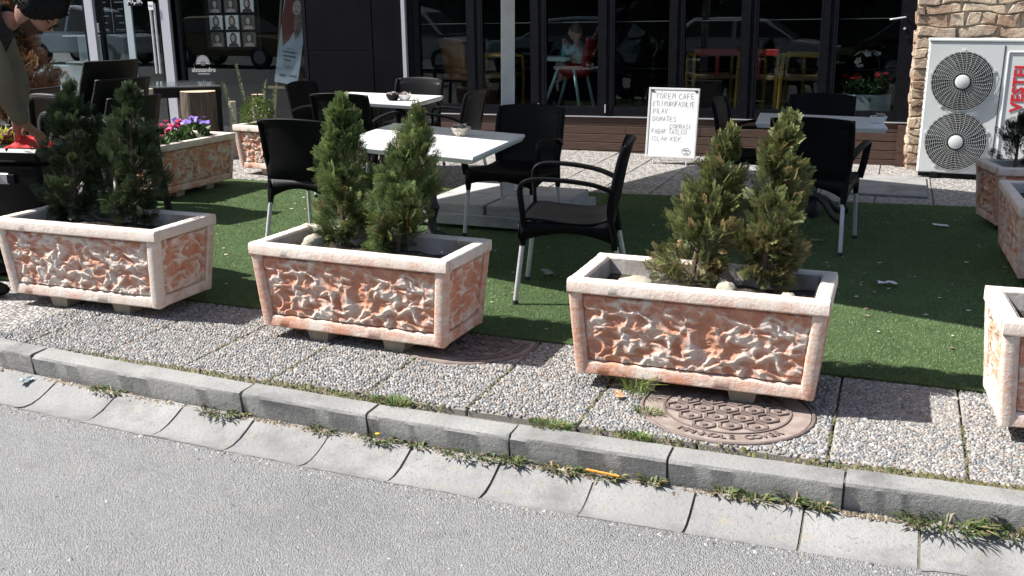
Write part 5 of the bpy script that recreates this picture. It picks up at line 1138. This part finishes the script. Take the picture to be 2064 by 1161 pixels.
b=MB(); b.tube([(-.16,.20,.62),(-.16,.215,.70),(.16,.215,.70),(.16,.20,.62)],.010,6); b.build('handle',M['ac_dark'],cs)
q=random.Random(12); rows=[]
n=22
X_,Y_=np.meshgrid(np.linspace(-1,1,n),np.linspace(-1,1,n)); Hh=.045*np.clip(1-(X_**2+Y_**2)**1.2,0,1)*(1+.6*fbm(X_*4,Y_*4,5,3))+.022*np.abs(fbm(X_*5,Y_*5,6,3)); Hh*=np.clip((1.0-np.maximum(abs(X_),abs(Y_)))*6,0,1)
i=np.arange(n-1)[:,None]*n+np.arange(n-1)[None]; me=npmesh('red_cloth',np.stack([X_*.115*(1+.15*np.sin(Y_*5)),Y_*.085*(1+.2*np.sin(X_*4)),Hh+.002],2).reshape(-1,3),np.stack([i,i+1,i+1+n,i+n],2).reshape(-1,4),None,True)
tag(put('red_cloth',me,mat('red_cloth',(.55,.02,.02),.85),None,loc=(-2.90,6.18,.708),rot=(0,0,.2)),'crumpled bright red cloth under the person hand','cloth')
yp=thing('yellow_plant','small potted plant with yellow-green leaves at the left edge','plant',(-3.14,6.36,.708)); put('leaves',leaf_cloud(90,.07,.07,.05,.022,((.35,.36,.03),(.55,.55,.08)),200),M['leaf'],yp); b=MB(); b.lathe([(.035,0),(.045,.05),(.04,.05)],12); b.build('pot',M['redbrown'],yp,smooth=30)
def skin(name,V,E,mtl,parent=None,sub=2,root=0):
    me=bpy.data.meshes.new(name); me.from_pydata([v[0] for v in V],E,[]); o=bpy.data.objects.new(name,me); C.objects.link(o)
    o.modifiers.new('s','SKIN'); sv=me.skin_vertices[0].data
    for i,v in enumerate(V):
        r_=v[1]; sv[i].radius=r_ if isinstance(r_,tuple) else (r_,r_); sv[i].use_root=(i==root)
    m=o.modifiers.new('ss','SUBSURF'); m.levels=sub; m.render_levels=sub; bake(o)
    o.data.materials.clear(); o.data.materials.append(mtl); o.data.polygons.foreach_set('use_smooth',[True]*len(o.data.polygons))
    if parent: o.parent=parent
    return o
def head_points(h=.235):
    # head with face towards -y, crown up; returns mesh grid
    b=MB(); n,m=28,22
    for i in range(m+1):
        ph=math.pi*i/m; z=math.cos(ph)
        for j in range(n):
            t=2*math.pi*j/n; x=math.sin(ph)*math.cos(t); y=math.sin(ph)*math.sin(t)
            X=x*.33*h; Y=y*.42*h; Z=z*.5*h
            if z<-.1: X*=1-.30*(-z-.1); Y*=1-.10*(-z)
            f=max(0,-y); 
            nose=math.exp(-((x/.16)**2)-(((z+.10)/.20)**2))*f**4; Y-=nose*.115*h
            eye=math.exp(-(((abs(x)-.36)/.16)**2)-(((z-.08)/.10)**2))*f**2; Y+=eye*.045*h
            brow=math.exp(-((x/.5)**2)-(((z-.22)/.08)**2))*f**2; Y-=brow*.02*h
            lip=math.exp(-((x/.25)**2)-(((z+.52)/.09)**2))*f**2; Y-=lip*.030*h
            mouth=math.exp(-((x/.25)**2)-(((z+.50)/.025)**2))*f**2; Y+=mouth*.02*h
            chin=math.exp(-((x/.28)**2)-(((z+.82)/.14)**2))*f; Y-=chin*.05*h
            b.v.append((X,Y,Z))
    for i in range(m):
        for j in range(n): b.f.append((i*n+j,(i+1)*n+j,(i+1)*n+(j+1)%n,i*n+(j+1)%n))
    b.m=[0]*len(b.f)
    for s in(-1,1): b.ball((s*.325*h,.04*h,-.02*h),(.03*h,.085*h,.14*h),8,6)
    return b
M['skin']=mat('skin',(.21,.11,.08),.55,noise=(30,3,.3,.7),col2=(.30,.155,.11)); M['hair']=mat('dark_hair',(.004,.0035,.003),.6,spec=.15,bump=(160,.6,.004)); M['beige']=mat('beige_jacket',(.13,.112,.086),.85,bump=(300,.3,.002),noise=(8,3,.3,.7),col2=(.10,.088,.068)); M['blackcloth']=mat('black_cloth',(.010,.010,.011),.85); M['trouser']=mat('dark_trousers',(.02,.02,.024),.85)
def limb_hand(V,E,wr,kn,side,up,scale=1.0,curl=.9):
    """adds palm and five fingers continuing from the wrist vertex index wr to the knuckle point kn"""
    w_=Vector(V[wr][0]); kn=Vector(kn); d=(kn-w_).normalized(); side=Vector(side); side=(side-d*side.dot(d)).normalized(); nrm=d.cross(side).normalized()
    if nrm.dot(Vector(up))>0: nrm=-nrm          # nrm points to the palm side
    pm=len(V); V.append((w_.lerp(kn,.55),(.032*scale,.017*scale))); E.append((wr,pm)); pk=len(V); V.append((w_.lerp(kn,.92),(.034*scale,.014*scale))); E.append((pm,pk))
    for k,(o_,L) in enumerate(((-.030,.066),(-.010,.075),(.010,.072),(.029,.058))):
        a=kn+side*o_*scale; i0=len(V); V.append((a,.0095*scale)); E.append((pk,i0)); p=a; dd=d.copy(); prev=i0
        for seg,f in enumerate((.45,.32,.25)):
            dd=(dd+nrm*curl*.55).normalized(); p=p+dd*L*f*scale*1.15; V.append((p,(.0088-.001*seg)*scale)); E.append((prev,len(V)-1)); prev=len(V)-1
    a=w_.lerp(kn,.45)-side*.034*scale; i0=len(V); V.append((a,.011*scale)); E.append((pm,i0)); p2=a+(d*.6-side*.6+nrm*.35).normalized()*.035*scale; V.append((p2,.0105*scale)); E.append((i0,len(V)-1)); p3=p2+(d*.9-side*.1+nrm*.5).normalized()*.03*scale; V.append((p3,.009*scale)); E.append((len(V)-2,len(V)-1))
ps=thing('person','person in beige jacket bending over the black case, hand on red cloth','person',(-3.0,5.55,0))
O=Vector((-3.0,5.55,0))
def rel(p): return tuple(Vector(p)-O)
Pv=[((-3.30,5.60,.98),(.15,.12)),((-3.10,5.61,1.20),(.15,.12)),((-2.86,5.62,1.36),(.16,.12)),((-2.72,5.62,1.43),.065),((-2.62,5.62,1.46),.06),
    ((-3.28,5.48,.90),.10),((-3.02,5.40,.50),.072),((-2.96,5.36,.10),.05),((-2.80,5.34,.045),.04),
    ((-3.30,5.72,.90),.10),((-3.12,5.76,.50),.072),((-3.10,5.78,.10),.05),((-2.94,5.78,.045),.04),
    ((-2.82,5.45,1.37),.075),((-2.715,5.44,1.36),.07),((-2.745,5.60,1.12),.05),((-2.757,5.82,.885),.032),
    ((-2.90,5.80,1.37),.075),((-2.86,5.88,1.33),.065),((-2.84,6.00,1.08),.048),((-2.93,6.10,.86),.032)]
Ee=[(0,1),(1,2),(2,3),(3,4),(0,5),(5,6),(6,7),(7,8),(0,9),(9,10),(10,11),(11,12),(2,13),(13,14),(14,15),(15,16),(2,17),(17,18),(18,19),(19,20)]
limb_hand(Pv,Ee,16,(-2.745,5.965,.805),(1,.0,.0),(0,0,1),1.0,.75); limb_hand(Pv,Ee,20,(-2.95,6.17,.77),(1,0,0),(0,0,1),1.0,.7)
Pv=[(rel(p),r_) for p,r_ in Pv]
body=skin('body',Pv,Ee,M['skin'],ps,2)
hd=head_points(.245).build('head_tmp',M['skin'])
HM=Matrix.Translation(Vector(rel((-2.505,5.60,1.495))))@Matrix.Rotation(R(14),4,'Z')@Matrix.Rotation(R(58),4,'Y')@Matrix.Rotation(R(90),4,'Z')
hd.data.transform(HM)
def fuse(o,others,vox):
    b=bmesh.new(); b.from_mesh(o.data)
    for q in others: b.from_mesh(q.data); bpy.data.objects.remove(q)
    b.to_mesh(o.data); b.free(); m=o.modifiers.new('r','REMESH'); m.mode='VOXEL'; m.voxel_size=vox; m.use_smooth_shade=True; mats=list(o.data.materials); s=o.modifiers.new('sm','SMOOTH'); s.iterations=2; s.factor=.4; bake(o)
    o.data.materials.clear(); [o.data.materials.append(m_) for m_ in mats[:1]]; o.data.polygons.foreach_set('use_smooth',[True]*len(o.data.polygons)); return o
fuse(body,[hd],.006)
def clothes(name,idx,ed,grow,mtl,extra=None):
    mp={k:i for i,k in enumerate(idx)}; V=[(Pv[k][0],tuple(x+grow for x in (Pv[k][1] if isinstance(Pv[k][1],tuple) else (Pv[k][1],)*2))) for k in idx]; return skin(name,V,[(mp[a],mp[c]) for a,c in ed],mtl,ps,2)
jk=clothes('jacket',[0,1,2,3,13,14,15,16,17,18,19,20],[(0,1),(1,2),(2,3),(2,13),(13,14),(14,15),(15,16),(2,17),(17,18),(18,19),(19,20)],.020,M['beige'])
clothes('trousers',[0,5,6,7,9,10,11],[(0,5),(5,6),(6,7),(0,9),(9,10),(10,11)],.022,M['trouser'])
b=MB(); 
for (x,y) in ((-2.86,5.34),(-3.00,5.78)):
    c_=Vector(rel((x,y,.045))); b.ball(c_,(.15,.05,.05),14,8)
b.build('shoes',M['black'],ps,smooth=True)
b=MB(); h=.245; n,m=26,14        # hair cap with a longer top
for i in range(m+1):
    ph=R(112)*i/m
    for j in range(n):
        t=2*math.pi*j/n; front=max(0,-math.sin(t)); k=1.10+.10*max(0,math.cos(ph))+.06*front*math.sin(ph)+.03*math.sin(j*2.7+i); lim=1-(.62*front**1.5); phh=ph*lim
        b.v.append((math.sin(phh)*math.cos(t)*.335*h*k,math.sin(phh)*math.sin(t)*.43*h*k+.006,math.cos(phh)*.5*h*(k+.04)))
for i in range(m):
    for j in range(n): b.f.append((i*n+j,(i+1)*n+j,(i+1)*n+(j+1)%n,i*n+(j+1)%n))
rs=random.Random(77)
for _ in range(700):
    vi=b.v[rs.randrange(0,(m+1)*n)]; p=Vector(vi); o_=p.normalized(); d=(o_*.7+Vector((rs.uniform(-.5,.5),rs.uniform(-.9,.1),rs.uniform(-.1,.6)))).normalized(); L_=rs.uniform(.008,.022); sd_=d.cross(Vector((rs.uniform(-1,1),rs.uniform(-1,1),rs.uniform(-1,1)))).normalized()*.0025; k0=len(b.v); b.v+=[tuple(p-sd_),tuple(p+sd_),tuple(p+d*L_)]; b.f.append((k0,k0+1,k0+2))
b.m=[0]*len(b.f); hr=b.build('hair',M['hair'],ps,smooth=True); hr.data.transform(HM); solid(hr,.012,1); bake(hr)
b=MB()
for s in(-1,1):
    b.tube([HM@Vector((s*.34*h,.04*h,.07*h)),HM@Vector((s*.335*h,-.36*h,.09*h))],1,6,sq=(.004,.008),up=(0,1,0))
    b.tube([HM@Vector((s*.16*h+.13*h*math.cos(a),-.435*h,.06*h+.11*h*math.sin(a))) for a in np.linspace(0,6.28,13)],.003,5,cap=False)
b.tube([HM@Vector((-.04*h,-.45*h,.09*h)),HM@Vector((.04*h,-.45*h,.09*h))],.0025,5); b.build('glasses',M['black'],ps)
M['beard']=mat('beard_stubble',(.06,.035,.026),.8,spec=.1,bump=(250,.5,.003))
b=MB(); n=18
for i in range(7):
    z=-.42-.085*i
    for j in range(n):
        t=R(-172)+R(164)*j/(n-1); k=1.025; x=math.cos(t)*math.sqrt(max(0,1-min(z,.0)**2*.9)); y=math.sin(t)*math.sqrt(max(0,1-z*z*.85)); X=x*.33*h*(1-.30*(-z-.1)); Y=y*.42*h*(1-.10*-z)
        b.v.append((X*k,Y*k-(.035*h if -.75<z<-.4 and abs(x)<.3 else 0)-.004,z*.5*h))
for i in range(6):
    for j in range(n-1): b.f.append((i*n+j,(i+1)*n+j,(i+1)*n+j+1,i*n+j+1))
b.m=[0]*len(b.f); bd_=b.build('beard',M['beard'],ps,smooth=True); bd_.data.transform(HM)
b=MB(); b.tube([rel((-2.90,5.62,1.37)),rel((-2.76,5.62,1.425)),rel((-2.665,5.62,1.455))],[.15,.115,.078],14,cap=False); bake(solid(b.build('collar',M['blackcloth'],ps,smooth=True),.012))
# child in the high chair
ko=inside(-3.66,12.0,.50); kid=thing('child','small child in pale blue top sitting in the high chair, hands at mouth','person',ko,YAW+R(-8))
Kv=[((.06,0,.03),(.10,.09)),((.05,0,.15),(.09,.085)),((.03,0,.25),(.08,.075)),((.0,0,.31),.04),((-.005,0,.345),.04),
    ((.03,-.09,.245),.040),((-.05,-.13,.19),.034),((-.135,-.055,.275),.022),((.03,.09,.245),.040),((-.05,.13,.19),.034),((-.135,.055,.275),.022),
    ((-.02,-.06,.01),.05),((-.16,-.07,-.02),.042),((-.17,-.07,-.14),.03),((-.02,.06,.01),.05),((-.16,.07,-.02),.042),((-.17,.07,-.14),.03)]
Ke=[(0,1),(1,2),(2,3),(3,4),(2,5),(5,6),(6,7),(2,8),(8,9),(9,10),(0,11),(11,12),(12,13),(0,14),(14,15),(15,16)]
limb_hand(Kv,Ke,7,(-.150,-.035,.32),(0,1,0),(1,0,0),.5,.6); limb_hand(Kv,Ke,10,(-.150,.035,.32),(0,-1,0),(1,0,0),.5,.6)
M['kidskin']=mat('child_skin',(.45,.30,.22),.5); M['paleblue']=mat('pale_blue_cotton',(.34,.50,.56),.8)
kb_=skin('body',Kv,Ke,M['kidskin'],kid,2); kh=head_points(.19).build('h',M['kidskin']); kh.data.transform(Matrix.Translation((-.02,0,.415))@Matrix.Rotation(R(-90),4,'Z')@Matrix.Scale(1.12,4,(1,0,0))); fuse(kb_,[kh],.005)
V=[(Kv[k][0],tuple(x+.012 for x in (Kv[k][1] if isinstance(Kv[k][1],tuple) else (Kv[k][1],)*2))) for k in (0,1,2,5,6,7,8,9,10)]; skin('top',V,[(0,1),(1,2),(2,3),(3,4),(4,5),(2,6),(6,7),(7,8)],M['paleblue'],kid,2)
b=MB(); n,m=20,9
for i in range(m+1):
    ph=R(95)*i/m
    for j in range(n):
        t=2*math.pi*j/n; front=max(0,-math.sin(t)); phh=ph*(1-.5*front); b.v.append((math.sin(phh)*math.cos(t)*.33*.19*1.19,math.sin(phh)*math.sin(t)*.42*.19*1.06+.004,math.cos(phh)*.5*.19*1.05))
for i in range(m):
    for j in range(n): b.f.append((i*n+j,(i+1)*n+j,(i+1)*n+(j+1)%n,i*n+(j+1)%n))
b.m=[0]*len(b.f); o=b.build('hair',mat('thin_hair',(.09,.06,.04),.7),kid,smooth=True); o.data.transform(Matrix.Translation((-.02,0,.415))@Matrix.Rotation(R(-90),4,'Z'))
# ================================================================ ACROSS THE STREET (mirrored in the glass; hedge and block added)
def car(label,u,v,a,paint,van=False):
    t=thing('parked_car',label,'car',W(u,v,RZ),YAW+a,'cars parked across the street'); L=4.3
    low=[(-2.1,.35),(-2.12,.62),(-2.02,.86),(-1.2,.95),(.9,.97),(2.05,.92),(2.13,.6),(2.1,.35)]
    roof=[(-1.15,.95),(-.45,1.42),(.2,1.48),(1.3,1.45),(1.95,.95)] if not van else [(-1.35,.97),(-.65,1.62),(.1,1.78),(1.95,1.76),(2.06,.93)]
    b=MB(); n=len(low); vs=[(x,-.86,z) for x,z in low]+[(x,.86,z) for x,z in low]; b.add(vs,[tuple(range(n)),tuple(range(2*n-1,n-1,-1))]+[(i,(i+1)%n,(i+1)%n+n,i+n) for i in range(n)])
    bd=b.build('body',paint,t); md=bd.modifiers.new('b','BEVEL'); md.width=.07; md.segments=2; bake(bd)
    b=MB(); n=len(roof); hw=lambda z:.84-.20*(z-.95)/.5
    vs=[(x,-hw(z),z) for x,z in roof]+[(x,hw(z),z) for x,z in roof]; b.add(vs,[tuple(range(n)),tuple(range(2*n-1,n-1,-1))]+[(i,(i+1)%n,(i+1)%n+n,i+n) for i in range(n)]); cb=b.build('cabin',paint,t); md=cb.modifiers.new('b','BEVEL'); md.width=.05; md.segments=2; bake(cb)
    def ins(poly,k): c=(sum(p[0] for p in poly)/len(poly),sum(p[1] for p in poly)/len(poly)); return [(c[0]+(p[0]-c[0])*k,c[1]+(p[1]-c[1])*k) for p in poly]
    r1=[(roof[0][0]+.12,1.0),(roof[1][0]+.05,roof[1][1]-.07),(.25,roof[2][1]-.08),(.25,1.0)]; r2=[(.35,1.0),(.35,roof[2][1]-.08),(roof[3][0]-.05,roof[3][1]-.08),(roof[4][0]-.25,1.0)]
    for pl in (r1,r2):
        for s in(-1,1):
            b=MB(); b.add([(x,s*(hw(z)+.006),z) for x,z in pl],[(0,1,2,3)]); bake(solid(b.build('side_window',M['shopdark'],t),.01))
    x0,z0=roof[0];x1,z1=roof[1]; b=MB(); f=lambda k,s:(x0+(x1-x0)*k-.012,s*(hw(z0+(z1-z0)*k)-.08),z0+(z1-z0)*k+.012); b.add([f(.08,-1),f(.9,-1),f(.9,1),f(.08,1)],[(0,1,2,3)]); bake(solid(b.build('windscreen',M['shopdark'],t),.01))
    for sx in(-1.32,1.32):
        for s in(-1,1):
            b=MB(); b.lathe([(.18,-.1),(.31,-.1),(.33,-.07),(.33,.07),(.31,.1),(.18,.1)],20); q=b.build('wheel',M['cap'],t,smooth=30); q.rotation_euler=(R(90),0,0); q.location=(sx,s*.78,.33)
            b=MB(); b.lathe([(.20,-.105),(.20,.105),(.1,.11)],12); b.build('rim',M['alu'],q)
    for s in(-1,1): b=MB(); b.box((-2.08,s*.62,.72),(.10,.34,.15),bev=.02); b.build('headlight',M['white'],t)
    return t
white=mat('white_car_paint',(.62,.64,.65),.25,coat=.5); silv=mat('silver_blue_paint',(.30,.38,.42),.3,.3,coat=.5); dk=mat('dark_car_paint',(.03,.035,.04),.25,coat=.5)
tanp=mat('tan_car_paint',(.13,.085,.025),.3,coat=.4)
CV=-4.6
car('white van mirrored in the salon door glass',-24.0,CV,R(180),white,True); car('tan car mirrored in the salon window',-18.6,CV,R(180),tanp); car('white van mirrored in the left cafe pane',-12.9,CV,R(180),white,True); car('silver-blue car mirrored around the high chair',-8.2,CV,R(0),silv); car('white car mirrored in the middle cafe panes',-3.6,CV,R(180),white); car('dark car mirrored in the glass door',1.1,CV,R(180),dk)
hg=put('hedge',leaf_cloud(14000,1.0,1.0,.02,.012,((.012,.025,.008),(.03,.055,.018)),300),M['leaf']); hg.scale=(48,.9,1.5); hg.location=W(-24,-13.5,RZ); hg.rotation_euler=(0,0,YAW); struct(hg,'stuff'); tag(hg,'clipped dark hedge added across the street to darken the reflections','hedge')  # hedge added behind the camera to keep bright sky out of the panes
lawn=MB(); lawn.box((0,0,0),(120,60,.12)); struct(lawn.build('verge',mat('verge_grass',(.03,.05,.018),.95,noise=(3,4,.3,.7),col2=(.05,.075,.025)),None,loc=W(-8,-41.5,RZ+.01),rot=(0,0,YAW)))
for k,(u,v,h) in enumerate(((-58,-17,9),(-49,-16,8.5),(-41,-17,9),(-34,-16,8.5),(-27,-16,8),(-20,-17.5,9),(-14,-16,8.5),(-8.5,-17,9.5),(-3,-16,8.5),(3,-17.5,9))):
    names=['first','second','third','fourth','fifth','sixth','seventh','eighth','ninth','tenth']
    t=thing('street_tree','leafy tree across the street, %s from the left end of the row'%names[k],'tree',W(u,v,RZ),k*.9,'trees across the street'); b=MB(); b.tube([(0,0,0),(.05,0,1.2),(.0,.1,2.5),(.1,0,4.5)],[.2,.16,.13,.05],8)
    for q in range(7): a=q*.9; b.tube([(0,0,1.6+.3*q),(math.cos(a)*1.0,math.sin(a)*1.0,2.6+.4*q),(math.cos(a)*2,math.sin(a)*2,3.4+.4*q)],[.06,.04,.015],5)
    b.build('trunk',M['bark'],t); put('crown',leaf_cloud(2600,3.4,h-1.2,.42,.22,((.012,.024,.008),(.035,.06,.018)),310+k,0,1.0),M['leaf'],t)
ob=thing('added_block','plain apartment block added across the street to darken the reflections','building',W(-22,-34,0),YAW); b=MB(); b.box((0,0,5.5),(90,8,11)); b.build('wall',mat('opposite_render',(.16,.145,.125),.9),ob)  # unseen block, added so the glass mirrors a dull wall instead of sky
wm=None
for r_ in range(3):
    for c_ in range(16):
        if wm is None: b=MB(); b.box((0,0,0),(1.5,.12,1.5)); wm=b.mesh('window'); wm.materials.append(M['shopdark'])
        put('window',wm,None,ob,loc=(-40+5.2*c_,4.03,2.2+3.2*r_))
